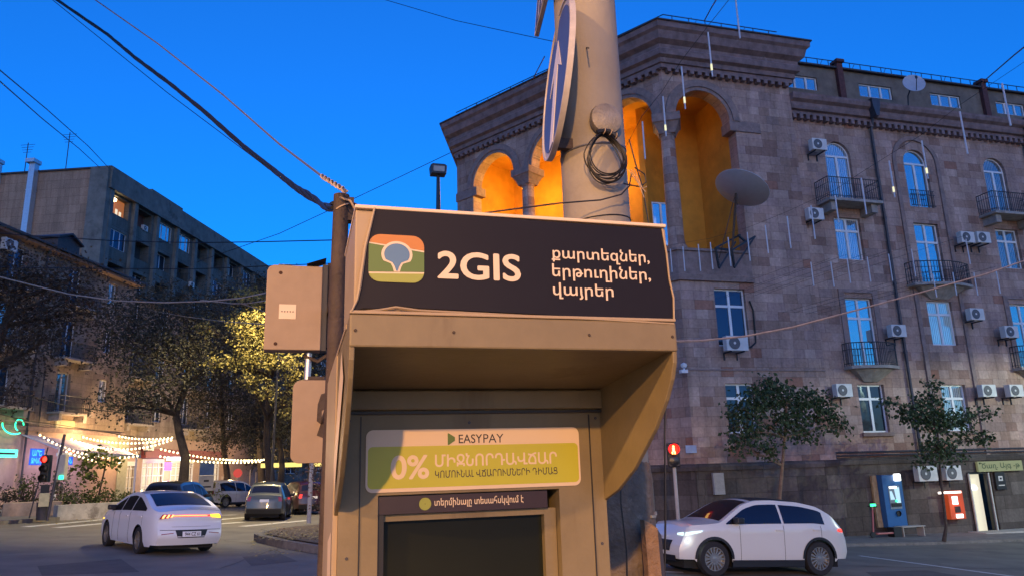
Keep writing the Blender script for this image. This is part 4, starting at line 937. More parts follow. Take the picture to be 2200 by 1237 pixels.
# ------------------------------------------------------------------ trees
def leaf_mesh(M, pts, size, n_per, spread, droop=.3, mi=0):
    for p in pts:
        for _ in range(n_per):
            c = Vector(p) + Vector((random.gauss(0, spread), random.gauss(0, spread), random.gauss(0, spread * .8)))
            s = size * random.uniform(.6, 1.3)
            a = Vector((random.gauss(0, 1), random.gauss(0, 1), random.gauss(0, .6) - droop)).normalized()
            b = a.orthogonal().normalized(); b.rotate(Matrix.Rotation(random.uniform(0, 6.28), 3, a))
            q = b.cross(a) * s * .25
            o = len(M.v)
            M.v += [tuple(c), tuple(c + a * s * .5 + b * s * .38 + q), tuple(c + a * s), tuple(c + a * s * .5 - b * s * .38 + q)]
            M.f += [(o, o + 1, o + 2), (o, o + 2, o + 3)]; M.m += [mi, mi]; M.sm += [False, False]
def leafmat(name, c1, c2, tr=.25):
    mt, t, p = nodes(name); N = t.nodes.new; L = t.links.new
    g = N('ShaderNodeNewGeometry'); rp = N('ShaderNodeValToRGB'); L(g.outputs['Random Per Island'], rp.inputs[0])
    rp.color_ramp.elements[0].color = (*c1, 1); rp.color_ramp.elements[1].color = (*c2, 1)
    L(rp.outputs[0], p.inputs['Base Color']); p.inputs['Roughness'].default_value = .6
    tr_ = N('ShaderNodeBsdfTranslucent'); L(rp.outputs[0], tr_.inputs[0]); mx = N('ShaderNodeMixShader'); mx.inputs[0].default_value = tr
    L(p.outputs[0], mx.inputs[1]); L(tr_.outputs[0], mx.inputs[2]); L(mx.outputs[0], t.nodes['Material Output'].inputs[0]); return mt
m_lfr = leafmat('green_street_leaves', (.02, .045, .018), (.06, .1, .035))
m_lfd = leafmat('dark_olive_leaves', (.028, .028, .019), (.07, .064, .04), .1)
m_lfb = leafmat('brown_autumn_leaves', (.035, .024, .015), (.09, .055, .028), .1)
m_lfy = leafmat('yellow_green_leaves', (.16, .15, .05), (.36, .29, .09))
def limb(M, a, b, r0, r1, bend=.1, n=6):
    a = Vector(a); b = Vector(b); L = (b - a).length; off = Vector((random.uniform(-1, 1), random.uniform(-1, 1), random.uniform(-.3, .6))) * L * bend
    pts = [a.lerp(b, k / n) + off * sin(pi * k / n) for k in range(n + 1)]
    M.tube(pts, [r0 + (r1 - r0) * k / n for k in range(n + 1)], 7); return pts
def tree(name, label, base, trunk, blobs, mleaf, mbark, r=.2, leaf=.16, dens=60, per=4, spread=.28, droop=.3, group=None, twigs=1):
    """trunk: world points from the base up; blobs: (centre, (rx, ry, rz)) of the foliage masses"""
    base = Vector(base); t = thing(name, label, 'tree', base, 0, group)
    T = MB(); tr = [Vector(p) - base for p in trunk]; n = len(tr)
    T.tube(tr, [r * (1 - .55 * k / (n - 1)) * (1.25 if k == 0 else 1) for k in range(n)], 9)
    C = MB()
    for (c, rad) in blobs:
        c = Vector(c) - base; s = min(tr, key=lambda p: (p - c).length + (5 if p.z > c.z else 0)) if n > 2 else tr[-1]
        main = limb(T, s, c, r * .42, r * .12, .12)
        vol = rad[0] * rad[1] * rad[2]; cnt = int(dens * vol ** .75) + 4
        pts = []
        for _ in range(cnt):
            d = Vector((random.gauss(0, 1), random.gauss(0, 1), random.gauss(0, 1))).normalized() * random.uniform(.35, 1) ** .5
            pts.append(c + Vector((d.x * rad[0], d.y * rad[1], d.z * rad[2])))
        for p in random.sample(pts, min(len(pts), 9 * twigs)):
            limb(T, random.choice(main[2:]), p, r * .13, r * .035, .15, 4)
        leaf_mesh(C, pts, leaf, per, spread, droop)
    T.build('trunk', mbark, t, recalc=False); C.build('crown', mleaf, t, recalc=False); return t
random.seed(11)
# small trees on the right-hand pavement
def rt(px, py, y): return onY(px, py, y)
b1 = Vector((15.5, 22.75, zs(15.5, 22.75)))
tr1 = [b1, rt(1675, 1065, 22.6), rt(1681, 1000, 22.6), rt(1686, 940, 22.6), rt(1690, 880, 22.6)]
bl1 = [(rt(1690, 865, 22.6), (.8, .7, .5)), (rt(1640, 850, 22.4), (.7, .7, .4)), (rt(1740, 860, 22.8), (.7, .7, .4)), (rt(1600, 880, 22.3), (.6, .6, .4)), (rt(1770, 890, 22.9), (.6, .5, .3)), (rt(1655, 830, 22.6), (.5, .5, .3)), (rt(1690, 910, 22.2), (.7, .6, .35)), (rt(1620, 930, 22.0), (.45, .4, .35)), (rt(1590, 960, 22.0), (.3, .3, .3)), (rt(1800, 915, 23), (.35, .35, .2)), (rt(1650, 960, 22.2), (.35, .4, .25)), (rt(1730, 930, 22.8), (.4, .4, .25)), (rt(1580, 915, 22.3), (.35, .3, .25))]
TR1 = tree('street_tree', 'small green street tree right behind the white car', b1, tr1, bl1, m_lfr, m_barkL, .075, .15, 240, 5, .17, .8, 'small trees along the stone building')
b2 = Vector((22.41, 22.95, zs(22.41, 23.2)))
tr2 = [b2, rt(2033, 1130, 22.8), rt(2024, 1050, 22.8), rt(2018, 990, 22.8), rt(2015, 930, 22.8)]
bl2 = [(rt(2010, 900, 22.8), (.75, .7, .45)), (rt(1970, 890, 22.6), (.55, .5, .4)), (rt(1995, 860, 22.8), (.5, .5, .3)), (rt(2050, 900, 22.9), (.55, .5, .3)), (rt(2010, 950, 22.6), (.6, .5, .3)), (rt(1990, 985, 22.5), (.4, .4, .25)), (rt(2045, 975, 22.7), (.35, .4, .3)), (rt(2090, 890, 23), (.35, .3, .2)), (rt(2125, 885, 23), (.3, .3, .12)), (rt(1940, 885, 22.6), (.3, .3, .22)), (rt(2110, 940, 23), (.4, .3, .14)), (rt(2000, 825, 22.8), (.2, .2, .2)), (rt(1915, 865, 22.6), (.3, .25, .16)), (rt(2085, 935, 22.9), (.35, .3, .2))]
TR2 = tree('street_tree', 'thin green street tree in front of the blue and red terminals', b2, tr2, bl2, m_lfr, m_bark, .06, .15, 240, 5, .16, .7, 'small trees along the stone building')
# large trees on the left-hand street
def lt(px, py, d): return atD(px, py, d)
def gpt(px, py, d):
    p = atD(px, py, d); p.z = gz(p.x, p.y) + .1; return p
random.seed(5)
bA = gpt(-70, 1100, 27)
tree('autumn_tree', 'brown leaved tree at the left edge in front of the old building', bA, [bA, lt(-50, 930, 27), lt(-25, 800, 27), lt(10, 700, 27), lt(30, 640, 27)],
     [(lt(20, 660, 27), (2.0, 1.8, 1.4)), (lt(110, 640, 27), (1.6, 1.6, 1.2)), (lt(40, 760, 26), (1.5, 1.4, .9)), (lt(150, 600, 28), (1.4, 1.4, .9)), (lt(-60, 700, 27), (2, 2, 1.6)), (lt(60, 580, 28), (1.5, 1.4, .9)), (lt(180, 670, 28), (1.0, 1.0, .7)), (lt(20, 840, 26), (.8, .8, .5)), (lt(95, 720, 27), (1.0, 1.0, .6)), (lt(0, 600, 27), (1.3, 1.3, 1.0))], m_lfb, m_bark, .24, .12, 50, 9, .34, .4, 'trees along the left street')
bB = gpt(388, 1082, 42)
tree('dark_tree', 'tall dark tree with forked leaning trunk behind the white sedan', bB, [bB, lt(395, 1020, 42), lt(398, 980, 42), lt(385, 930, 42), lt(378, 890, 42), lt(395, 840, 42), lt(405, 790, 42)],
     [(lt(340, 680, 42), (3.0, 2.6, 2.0)), (lt(420, 700, 42), (2.6, 2.4, 2.2)), (lt(300, 760, 41), (2.4, 2.2, 1.6)), (lt(390, 780, 41), (2.6, 2.3, 1.6)), (lt(275, 700, 42), (1.8, 1.8, 1.6)), (lt(290, 860, 40), (2.1, 1.6, .9)), (lt(440, 790, 42), (2.0, 1.8, 1.4)), (lt(350, 840, 41), (1.6, 1.4, .8)), (lt(250, 870, 40), (1.0, 1.0, .5))], m_lfd, m_bark, .3, .15, 44, 8, .46, .4, 'trees along the left street')
bC = gpt(484, 1076, 52)
tree('dark_tree', 'slender dark tree in line with the white parked car', bC, [bC, lt(488, 1020, 52), lt(480, 960, 52), lt(478, 900, 52), lt(475, 830, 52)],
     [(lt(480, 860, 52), (2.2, 2, 1.6)), (lt(520, 800, 52), (2.2, 2, 2)), (lt(450, 880, 52), (1.8, 1.6, 1.2)), (lt(500, 730, 53), (2.6, 2.4, 2)), (lt(470, 940, 51), (1.5, 1.4, .7)), (lt(520, 920, 51), (1.6, 1.4, .9))], m_lfd, m_bark, .26, .15, 55, 9, .44, .4, 'trees along the left street')
bD = gpt(584, 1066, 46)
tree('lamp_lit_tree', 'yellow green tree lit by a street lamp behind the metal box', bD, [bD, lt(580, 1010, 46), lt(572, 960, 46), lt(574, 900, 46), lt(578, 820, 46)],
     [(lt(555, 700, 40), (1.1, 1.0, .9)), (lt(515, 690, 41), (.7, .7, .8)), (lt(545, 640, 41), (1.1, 1.0, .6)), (lt(500, 775, 40), (1.0, .8, .4)), (lt(560, 760, 40), (1.2, 1.1, .6)), (lt(600, 770, 40), (.9, .8, .7)), (lt(540, 815, 40), (.7, .7, .5)), (lt(580, 835, 40), (.5, .5, .5)), (lt(635, 800, 42), (.7, .7, 1.0)), (lt(620, 870, 42), (.5, .5, .7)), (lt(600, 690, 42), (1.1, 1.0, .9)), (lt(462, 782, 40), (.5, .4, .2)), (lt(520, 730, 40), (.6, .6, .5)), (lt(440, 700, 41), (.4, .4, .3))], m_lfy, m_bark, .3, .17, 90, 6, .24, .5, 'trees along the left street')
bE = gpt(600, 1062, 50)
tree('dark_tree', 'dark tree crown behind and below the lamp lit tree', bE, [bE, lt(606, 1000, 50), lt(600, 940, 50), lt(605, 880, 50)],
     [(lt(600, 900, 50), (2.4, 2, 1.6)), (lt(560, 870, 50), (1.8, 1.6, 1.4)), (lt(640, 880, 50), (2.0, 1.8, 2.2)), (lt(560, 940, 50), (1.5, 1.3, .8)), (lt(630, 780, 52), (1.8, 1.6, 2.0))], m_lfd, m_bark, .24, .13, 60, 10, .42, .4, 'trees along the left street')
bF = gpt(565, 1060, 64)
tree('dark_tree', 'round grey green tree top in front of the concrete block', bF, [bF, lt(555, 900, 64), lt(545, 720, 64)],
     [(lt(540, 640, 64), (3.4, 3, 2.0)), (lt(490, 670, 64), (2.4, 2.2, 1.6)), (lt(580, 640, 64), (2.2, 2, 1.6)), (lt(470, 720, 63), (3.0, 2.6, 2)), (lt(610, 700, 64), (3, 2.6, 2.4)), (lt(655, 640, 64), (2, 2, 2))], m_lfd, m_bark, .3, .18, 36, 8, .5, .4, 'trees along the left street')
bG = gpt(668, 1060, 66)
tree('dark_tree', 'dark tree mass closing the street behind the blank sign plate', bG, [bG, lt(668, 1000, 66), lt(670, 900, 66), lt(672, 800, 66)],
     [(lt(670, 800, 66), (3, 2.6, 3)), (lt(640, 900, 66), (2.6, 2.4, 2.4)), (lt(700, 900, 66), (3, 2.6, 3)), (lt(600, 960, 68), (2.4, 2, 1.6)), (lt(660, 980, 66), (3, 2.4, 1.4)), (lt(720, 800, 66), (3, 2.6, 3)), (lt(690, 720, 66), (2.4, 2.4, 2.4))], m_lfd, m_bark, .3, .18, 36, 8, .5, .4, 'trees along the left street')
bH = gpt(525, 1058, 72)
tree('dark_tree', 'dim tree crown at the far end between the trunks', bH, [bH, lt(528, 1000, 72), lt(530, 930, 72)],
     [(lt(530, 950, 72), (2.8, 2.4, 1.8)), (lt(570, 980, 72), (2.4, 2, 1.4)), (lt(490, 960, 72), (2.2, 2, 1.4)), (lt(550, 880, 72), (2.8, 2.4, 2.2))], m_lfd, m_bark, .3, .18, 36, 8, .5, .4, 'trees along the left street')
# ------------------------------------------------------------------ left-hand old building
AN = atan2(LY, LX)
LBd = thing('apartment_building', 'old four storey building with eaves, small balconies and lit shops on the left', 'building', (P0.x, P0.y, 0), AN)
TB = [(0, (.30, .235, .185)), (.3, (.33, .26, .2)), (.6, (.27, .205, .165)), (.85, (.37, .29, .23))]
m_tuffb = stone('beige_tuff_stone', TB, .7, .4, .4)
m_shopw = mat('pink_shop_plaster', (.42, .29, .235), .8, var=.12, scale=3)
hl = []
wl = []
for (s0, s1, kind) in ((-9.6, -8.3, 'b'), (-6.4, -5.1, 'b'), (-1.45, -.25, 'b'), (2.55, 3.45, 'w')):
    for k in range(3):
        z0 = 5.75 + 3.2 * k; hl.append((s0, s1, z0 + (.05 if kind == 'b' else .9), z0 + 2.35)); wl.append(hl[-1])
wall('wall', LBd, -30, 5.6, 4.7, 15.0, hl, m_tuffb, .25)
hs2 = []
for s0 in (6.6, 10.6, 14.6, 18.6, 22.6):
    for k in range(3): hs2.append((s0, s0 + 1.2, 5.9 + 3.2 * k, 8.1 + 3.2 * k))
wall('wall', LBd, 5.6, 34, 4.7, 14.6, hs2, m_tuffb, .25, (0, 1.0, 0))
MB().box(5.3, 5.6, .02, 1.1, 4.7, 15).build('return_wall', m_tuffb, LBd)
for i, h in enumerate(wl):
    window(LBd, *h, 'two', [m_gl_dark, m_gl_sky, m_gl_dark, m_gl_dark, m_gl_cur][i % 5], y=.16)
for i, h in enumerate(hs2): at(window(LBd, *h, 'two', [m_gl_dark, m_gl_sky, m_gl_dark][i % 3], y=.16), 0, 1.0)
for s0 in (-10, -7.0, -2.0):
    for k in range(3): balcony(LBd, s0, s0 + 2.9, 5.7 + 3.2 * k, .8, False)
for s0 in (6.2, 14.2):
    for k in range(2): at(balcony(LBd, s0, s0 + 3.2, 5.55 + 3.2 * k, .9, False), 0, 1.0)
gh = [(6.35, 8.9, .2, 3.0), (9.7, 12.6, .3, 3.2), (13.6, 17, .3, 3.2), (18.2, 21.5, .3, 3.2)]
wall('shop_wall', LBd, -30, 5.6, -1, 4.7, [], m_shopw, .3, (0, -.02, 0))
wall('shop_wall', LBd, 5.6, 34, -1, 4.7, gh, m_shopw, .3, (0, .96, 0))
sweep([(-30, 0), (5.6, 0)], [(0, 4.55), (.12, 4.55), (.14, 4.8), (0, 4.85)]).build('string_course', m_trim, LBd)
rfm = mat('dark_tin_roof', (.07, .05, .045), .6, var=.3)
R = MB(); R.add([(-30, -.75, 15.0), (5.9, -.75, 15.0), (5.9, 6, 17.8), (-30, 6, 17.8), (-30, -.75, 15.12), (5.9, -.75, 15.12), (5.9, 6, 17.95), (-30, 6, 17.95)], [(0, 1, 2, 3), (4, 7, 6, 5), (0, 4, 5, 1), (1, 5, 6, 2), (2, 6, 7, 3), (3, 7, 4, 0)])
R.add([(5.6, .4, 14.6), (34, .4, 14.6), (34, 7, 17.2), (5.6, 7, 17.2), (5.6, .4, 14.7), (34, .4, 14.7), (34, 7, 17.3), (5.6, 7, 17.3)], [(0, 1, 2, 3), (4, 7, 6, 5), (0, 4, 5, 1), (1, 5, 6, 2), (2, 6, 7, 3), (3, 7, 4, 0)])
rf = R.build('roof', rfm, LBd)
MB().prism([(-2.2, 15.3), (-.2, 15.3), (-.2, 16.2), (-1.2, 16.6), (-2.2, 16.2)], .4, 3.5).build('dormer', rfm, rf); MB().prism([(-2.35, 16.15), (-1.2, 16.62), (-.05, 16.15), (-.05, 16.25), (-1.2, 16.74), (-2.35, 16.25)], .2, 3.6).build('dormer_roof', m_roof, rf)
MB().box(-30, 5.6, -.55, 0, 14.86, 14.99).build('soffit', m_trim, LBd)
MB().box(-30, 34, 8, 8.2, -1, 15).build('rear_wall', m_tuffb, LBd)
MB().tube([(-3.55, -.1, 4.2), (-3.55, -.1, 15)], .07, 6).tube([(-3.55, -.14, 4.6), (-3.55, -.14, 1.0)], .06, 6).build('drainpipe', m_pipe, LBd)
MB().tube([(-2.6, -.06, 4.4), (-2.6, -.06, 8.2)], .03, 4).build('service_pipe', m_pipe, LBd)
# ground floor: pilasters, door, shop fronts
m_warm = emit('warm_shop_window', (1, .72, .42), .06); m_warm2 = emit('bright_shop_window', (1, .8, .55), .075)
for i, h in enumerate(gh):
    o = MB().box(h[0], h[0] + .08, -.02, .1, h[2], h[3]).box(h[1] - .08, h[1], -.02, .1, h[2], h[3]).box(h[0] + .08, h[1] - .08, -.02, .1, h[3] - .3, h[3])
    for q in range(1, 4): o.box(h[0] + (h[1] - h[0]) * q / 4 - .04, h[0] + (h[1] - h[0]) * q / 4 + .04, .0, .08, h[2], h[3] - .3)
    for q in (1.0, 1.7, 2.3): o.box(h[0] + .08, h[1] - .08, .03, .07, h[2] + q - .03, h[2] + q + .03)
    o = at(o.build('shop_window', m_white if i else m_alu, LBd), 0, .96)
    MB().add([(h[0] + .05, .2, h[2]), (h[1] - .05, .2, h[2]), (h[1] - .05, .2, h[3] - .3), (h[0] + .05, .2, h[3] - .3)], [(0, 1, 2, 3)]).build('lit_pane', m_warm2 if i else m_warm, o)
MB().box(5.2, 6.2, -.1, .5, -.5, 4.4).build('pilaster', mat('pale_green_pilaster', (.36, .36, .26), .8, var=.15), LBd); MB().box(6.2, 6.34, .2, .95, -.5, 4.2).build('pilaster', m_rust, LBd)
MB().box(9.4, 22, .55, .95, 3.25, 3.9).build('fascia', mat('dark_red_fascia', (.2, .04, .05), .6), LBd)
MB().box(-1.2, .4, -.1, -.03, 4.75, 5.3).box(-.9, .1, -.12, -.1, 4.82, 5.2).build('lit_transom', emit('warm_transom', (1, .72, .3), .06), LBd)
# lamps of the terrace
def lpt(s, g, z): x, y = left(s, g); return (x, y, z)
for (s, g, z, e, c) in ((.5, 1.4, 4.5, 55, (1, .68, .32)), (4.2, 1.6, 3.9, 60, (1, .68, .32)), (8, 1.8, 3.7, 45, (1, .75, .42)), (12, 2.2, 3.6, 55, (1, .78, .45)), (17, 2.5, 3.6, 55, (1, .74, .35)), (23, 2.5, 3.6, 60, (1, .7, .28)), (-2.5, 1.2, 3.0, 9, (.72, .62, 1)), (.5, 1.2, 2.6, 8, (.75, .62, 1)), (-5, 1, 2.4, 4, (.9, .8, 1)), (13, .2, 2.0, 20, (1, .85, .7))):
    lamp('terrace_light', lpt(s, g, z), e * .82, (c[0], c[1] * .92, c[2] * .85), .25)
# awning
t = thing('shop_awning', 'pale violet awning on white posts over the terrace entrance', 'awning', (*left(-3.9, 0), 0), AN)
m_awn = mat('pale_violet_canvas', (.55, .5, .66), .7, var=.08)
MB().add([(0, -.1, 4.35), (7.7, -.1, 4.0), (7.7, -2.4, 3.2), (-.2, -2.4, 3.55), (0, -.1, 4.3), (7.7, -.1, 3.95), (7.7, -2.4, 3.12), (-.2, -2.4, 3.47)], [(0, 1, 2, 3), (4, 7, 6, 5), (0, 4, 5, 1), (1, 5, 6, 2), (2, 6, 7, 3), (3, 7, 4, 0)]).build('canopy', m_awn, t)
MB().box(-.2, 7.7, -2.46, -2.4, 3.1, 3.28).build('valance', m_white, t)
for x in (.1, 7.4): MB().tube([(x, -2.35, .3), (x, -2.35, 3.5)], .06, 8).build('post', m_white, t)
# neon signs
m_nb = emit('blue_neon', (.03, .22, 1), .5); m_ng = emit('green_neon', (.02, 1, .4), .45); m_nr = emit('red_neon', (1, .1, .05), .5); m_np = emit('pink_neon', (.9, .08, .9), .4); m_nc = emit('cyan_sign', (.12, .95, .7), .18)
def nl(px, py, g):
    p = onP(px, py, (P0.x + LY * g, P0.y - LX * g, 0), (.935, -.3545, 0)); return p
t = thing('neon_sign', 'blue neon sign with two lines of lettering left of the red traffic light', 'neon sign', nl(78, 998, 2.0), AN)
MB().box(-.5, .5, 0, .06, 0, .85).build('panel', emit('blue_sign_panel', (.02, .12, .8), .12), t); lettering('lettering', t, 'ԱՐԵ', -.4, .3, .46, -.01, m_nb, .02, z1=.78); lettering('lettering', t, 'ՁԻՆՈՒ', -.42, .42, .08, -.01, m_nb, .02, z1=.38)
t = thing('neon_sign', 'blue and red neon sign right of the traffic light', 'neon sign', nl(143, 998, 2.0), AN)
MB().box(-.4, .5, 0, .06, 0, .45).build('panel', emit('blue_sign_panel', (.02, .12, .8), .12), t); lettering('lettering', t, 'ՁԻՆ', -.3, .4, .08, -.01, m_nb, .02, z1=.38); MB().box(.1, .5, -.02, .04, .52, .85).build('red_tube', m_nr, t)
t = thing('neon_sign', 'green neon scrollwork hanging on the wall at the left edge', 'neon sign', nl(2, 932, .4), AN)
g_ = MB(); g_.tube([(.9 - .9 * cos(k * .16), 0, .6 - .55 * sin(k * .16)) for k in range(14)], .035, 6); g_.tube([(1.2 + .35 * cos(k * .5) * (1 - k / 30), 0, .55 + .3 * sin(k * .5)) for k in range(10)], .03, 6); g_.tube([(-.7 + .3 * k / 8, 0, .7 - .7 * (k / 8) ** .5) for k in range(9)], .06, 6); g_.build('tube', m_ng, t)
t = thing('shop_sign', 'small cyan lightbox sign at the left edge of the street', 'sign', nl(18, 982, .8), AN)
MB().box(-1.2, .5, -.1, 0, 0, .42).build('panel', m_nc, t)
MB().box(-1.1, .3, -.11, -.1, .15, .25).build('dark_writing', m_dtext, t)
t = thing('neon_sign', 'pink neon sign in the shop window behind the forked tree', 'neon sign', (*left(11.2, .2), 2.35), AN)
MB().box(-.45, .45, 0, .06, 0, .55).build('panel', m_np, t)
t = thing('shop_sign', 'small blue white lit sign above the pink neon sign', 'sign', (*left(11.4, .3), 3.05), AN)
MB().box(-.6, 1.6, 0, .06, 0, .28).build('panel', emit('cool_white_sign', (.6, .85, 1), .3), t)
ac_unit('AC unit on the old left building under its eaves', *left(-6.9, .55), 13.9, .9, .65, AN)
ac_unit('AC unit above the lit shop fronts of the left building', *left(9.0, .0), 3.75, .9, .65, AN)
for o in bpy.data.objects:
    if o.get('label', '').startswith('AC unit on the old left') or o.get('label', '').startswith('AC unit above the lit'): o['group'] = 'air conditioner units on the left building'
# string lights: each string its own thing with its bulbs
m_bulb = emit('warm_string_bulb', (1, .76, .36), .75)
bme = MB().lathe([(.001, -.055), (.05, -.03), (.058, 0), (.04, .035), (.016, .07), (.001, .07)], 8).build('bulb', m_bulb); bmesh_bulb = bme.data; bpy.data.objects.remove(bme)
def string(label, a, b, n, sag):
    a = Vector(a); b = Vector(b); t = thing('string_lights', label, 'string lights', a, 0, 'strings of bulbs over the left terrace')
    pts = [(b - a) * (k / 24) - Vector((0, 0, sag * 4 * (k / 24) * (1 - k / 24))) for k in range(25)]
    MB().tube(pts, .012, 4).build('wire', m_cable, t)
    for k in range(n):
        u = (k + .5) / n; p = (b - a) * u - Vector((0, 0, sag * 4 * u * (1 - u) + .08))
        o = bpy.data.objects.new('bulb', bmesh_bulb); COL.objects.link(o); o.parent = t; o.location = p
L_ = 'string of warm white bulbs '
for lb, a, b, n, sag in ((L_ + 'sagging lowest across the awning', (82, 928, 41), (300, 975, 42), 24, .55), (L_ + 'starting beside the red traffic light head', (95, 940, 42), (262, 990, 40), 18, .35),
                         (L_ + 'rising to the forked tree trunk, lowest of the bunch', (150, 938, 42), (372, 940, 44), 26, .6), (L_ + 'rising to the forked tree trunk, middle of the bunch', (160, 930, 46), (372, 938, 44), 26, .4),
                         (L_ + 'rising to the forked tree trunk, highest of the bunch', (240, 930, 50), (374, 936, 44), 18, .2), (L_ + 'running right from the AC unit, upper line', (342, 960, 44), (566, 985, 50), 28, .25),
                         (L_ + 'running right from the AC unit, lower line', (340, 976, 44), (562, 988, 48), 26, .2), (L_ + 'far end near the lamp post behind the cars', (470, 982, 50), (570, 984, 52), 16, .1),
                         (L_ + 'low on the hedge behind the black car', (300, 1050, 50), (395, 1045, 50), 10, .1)):
    string(lb, atD(*a), atD(*b), n, sag)
t = thing('neon_sign', 'yellow lit canopy edge behind the cars at the far shop', 'lit canopy', atD(560, 1000, 60))
MB().box(0, 3.2, 0, .3, -.15, .2).box(3.9, 5.4, 0, .3, -.15, .2).build('light_band', emit('yellow_light_band', (1, .75, .2), .14), t)
# ------------------------------------------------------------------ far concrete block
P1 = Vector((-17.2, 69.88)); PF = thing('apartment_block', 'tall grey concrete apartment block with a lit top window behind the old building', 'building', (P1.x, P1.y, 0), AN)
m_con = stone('panel_concrete', [(0, (0.155, 0.153, 0.137)), (.4, (0.169, 0.166, 0.146)), (.7, (0.142, 0.143, 0.129)), (.9, (0.182, 0.176, 0.152))], 1.6, 1.0, .45)
m_con2 = mat('weathered_concrete', (0.162, 0.163, 0.146), .9, var=.3, scale=1.2, bump=.3, col2=(0.095, 0.094, 0.085), thr=.56)
m_gab = stone('gable_tuff', [(0, (0.364, 0.243, 0.167)), (.35, (0.395, 0.263, 0.181)), (.7, (0.349, 0.232, 0.162)), (.9, (0.434, 0.290, 0.200))], 1.1, .8, .25)
bay = 3.75; nb = 10; hh = []
for k in range(nb):
    for f in range(8): hh.append((.55 + bay * k, .55 + bay * k + 2.6, 25.1 - 3.1 * f, 26.8 - 3.1 * f))
wall('front_wall', PF, -.4, 38.5, -1, 27.0, hh, m_con, .9)
FB = MB(); FB.box(-.5, 38.6, -.5, 0, 27.0, 29.0); FB.build('parapet', m_con2, PF)
F2 = MB()
for k in range(nb + 1): F2.box(.1 + bay * k - .3, .1 + bay * k + .22, -.35, -.002, -1, 27.0)
F2.build('fins', m_con2, PF)
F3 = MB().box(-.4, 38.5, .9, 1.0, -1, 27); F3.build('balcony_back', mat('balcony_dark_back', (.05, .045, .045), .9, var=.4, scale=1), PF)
pf_lit = emit('lit_room', (1, .32, .1), .035)
fx = MB(); 
for i, h in enumerate(hh):
    k, f = divmod(i, 8)
    if f > 4: continue
    if (k, f) == (0, 0):
        MB().add([(h[0], .5, h[2]), (h[1], .5, h[2]), (h[1], .5, h[3]), (h[0], .5, h[3])], [(0, 1, 2, 3)]).build('lit_room', pf_lit, PF)
        MB().lathe([(.001, -.2), (.2, -.1), (.22, .05), (.001, .2)], 10, 0, Matrix.Translation((h[0] + .6, .2, h[3] - .35))).build('ceiling_lamp', emit('room_lamp', (1, .75, .4), 1.2), PF)
        MB().box(h[0] + 1.3, h[0] + 1.6, .44, .48, h[2] + .1, h[2] + .75).box(h[0] + 1.85, h[0] + 2.15, .44, .48, h[2] + .1, h[2] + .65).build('lit_door', emit('pale_doors', (1, .85, .6), .1), PF)
    elif (k, f) in ((2, 0), (3, 0), (0, 1), (5, 1), (7, 0), (6, 2)):
        window(PF, h[0], h[1], h[2], h[3], 'three', m_gl_sky if k in (2, 3) else m_gl_dark, y=.1)
    elif (k + f) % 3 == 0: window(PF, h[0] + .6, h[1] - .1, h[2], h[3], 'two', m_gl_dark, y=.5)
MB().box(4.3, 6.9, .85, .88, 24.9, 26.8).build('red_balcony_back', mat('brick_red_back', (.22, .07, .05), .9), PF)
ac_unit('AC unit on the concrete block balcony beside the lit room', *left(0, 0), 0)
for o in bpy.data.objects:
    if o.get('label') == 'AC unit on the concrete block balcony beside the lit room':
        v = P1 + Vector((LX, LY)) * 5.9 + Vector((LY, -LX)) * .1; o.location = (v.x, v.y, 25.0); o.rotation_euler = (0, 0, AN); o['group'] = 'air conditioner units on the concrete block'
a = ac_unit('AC unit lower on the concrete block above the tree tops', 0, 0, 0); v = P1 + Vector((LX, LY)) * 14.2 + Vector((LY, -LX)) * .7; a.location = (v.x, v.y, 21.4); a.rotation_euler = (0, 0, AN); a['group'] = 'air conditioner units on the concrete block'
# gable (faces the camera) : local y runs back along -g
Gm = wall('gable_wall', PF, 0, 12, -1, 28.9, [], m_gab, .3, (-.4, 12, 0), (0, 0, -pi / 2))
MB().box(-.8, .0, -.3, 1.4, -1, 28.9).build('corner_strip', m_con2, PF)
MB().box(-.55, 38.6, -.4, 12.1, 28.9, 29.05).build('roof', m_roof, PF)
MB().box(9, 15, 1.5, 6, 29.05, 30.6).build('roof_hut', m_con2, PF)
m_duct = mat('pale_steel_duct', (.5, .55, .6), .35, .5, var=.1)
for y, w_, top in ((6.6, .55, 29.6), (10.2, .9, 29.9)):
    d = MB().box(-1.0, -.42, y, y + w_, 10, top); d.box(-1.3, -.3, y - .1, y + w_ + .2, top, top + .35); d.box(-1.02, -.4, y - .02, y + w_ + .02, 12, 12.05)
    for z in range(11, 29, 2): d.box(-1.02, -.42, y - .03, y + w_ + .03, z, z + .08)
    d.build('vent_duct', m_duct, PF)
for (x, y, h_) in ((.2, 8.5, 3.2), (.3, 4.6, 4.0), (16, 3, 2.2)):
    A = MB().tube([(x, y, 29), (x, y, 29 + h_)], .04, 5)
    for q in range(4): A.tube([(x, y - .7 + .1 * q, 29 + h_ - .2 - .25 * q), (x, y + .7 - .1 * q, 29 + h_ - .2 - .25 * q)], .02, 4)
    A.build('antenna', m_iron, PF)
# low building closing the far end of the left street
fb = thing('apartment_building', 'distant dim building closing the street behind the trees', 'building', (6, 118, 0), radians(-8))
wall('wall', fb, -18, 22, -2, 22, [(-16 + 4 * k, -14.4 + 4 * k, 2 + 3.2 * f, 3.8 + 3.2 * f) for k in range(9) for f in range(6)], m_con, .3)
for k in range(9):
    for f in range(6): window(fb, -16 + 4 * k, -14.4 + 4 * k, 2 + 3.2 * f, 3.8 + 3.2 * f, 'two', m_gl_dark)
MB().box(-18, 22, .31, 10, 21.9, 22).box(-18, 22, 9.8, 10, -2, 21.9).build('roof', m_roof, fb)
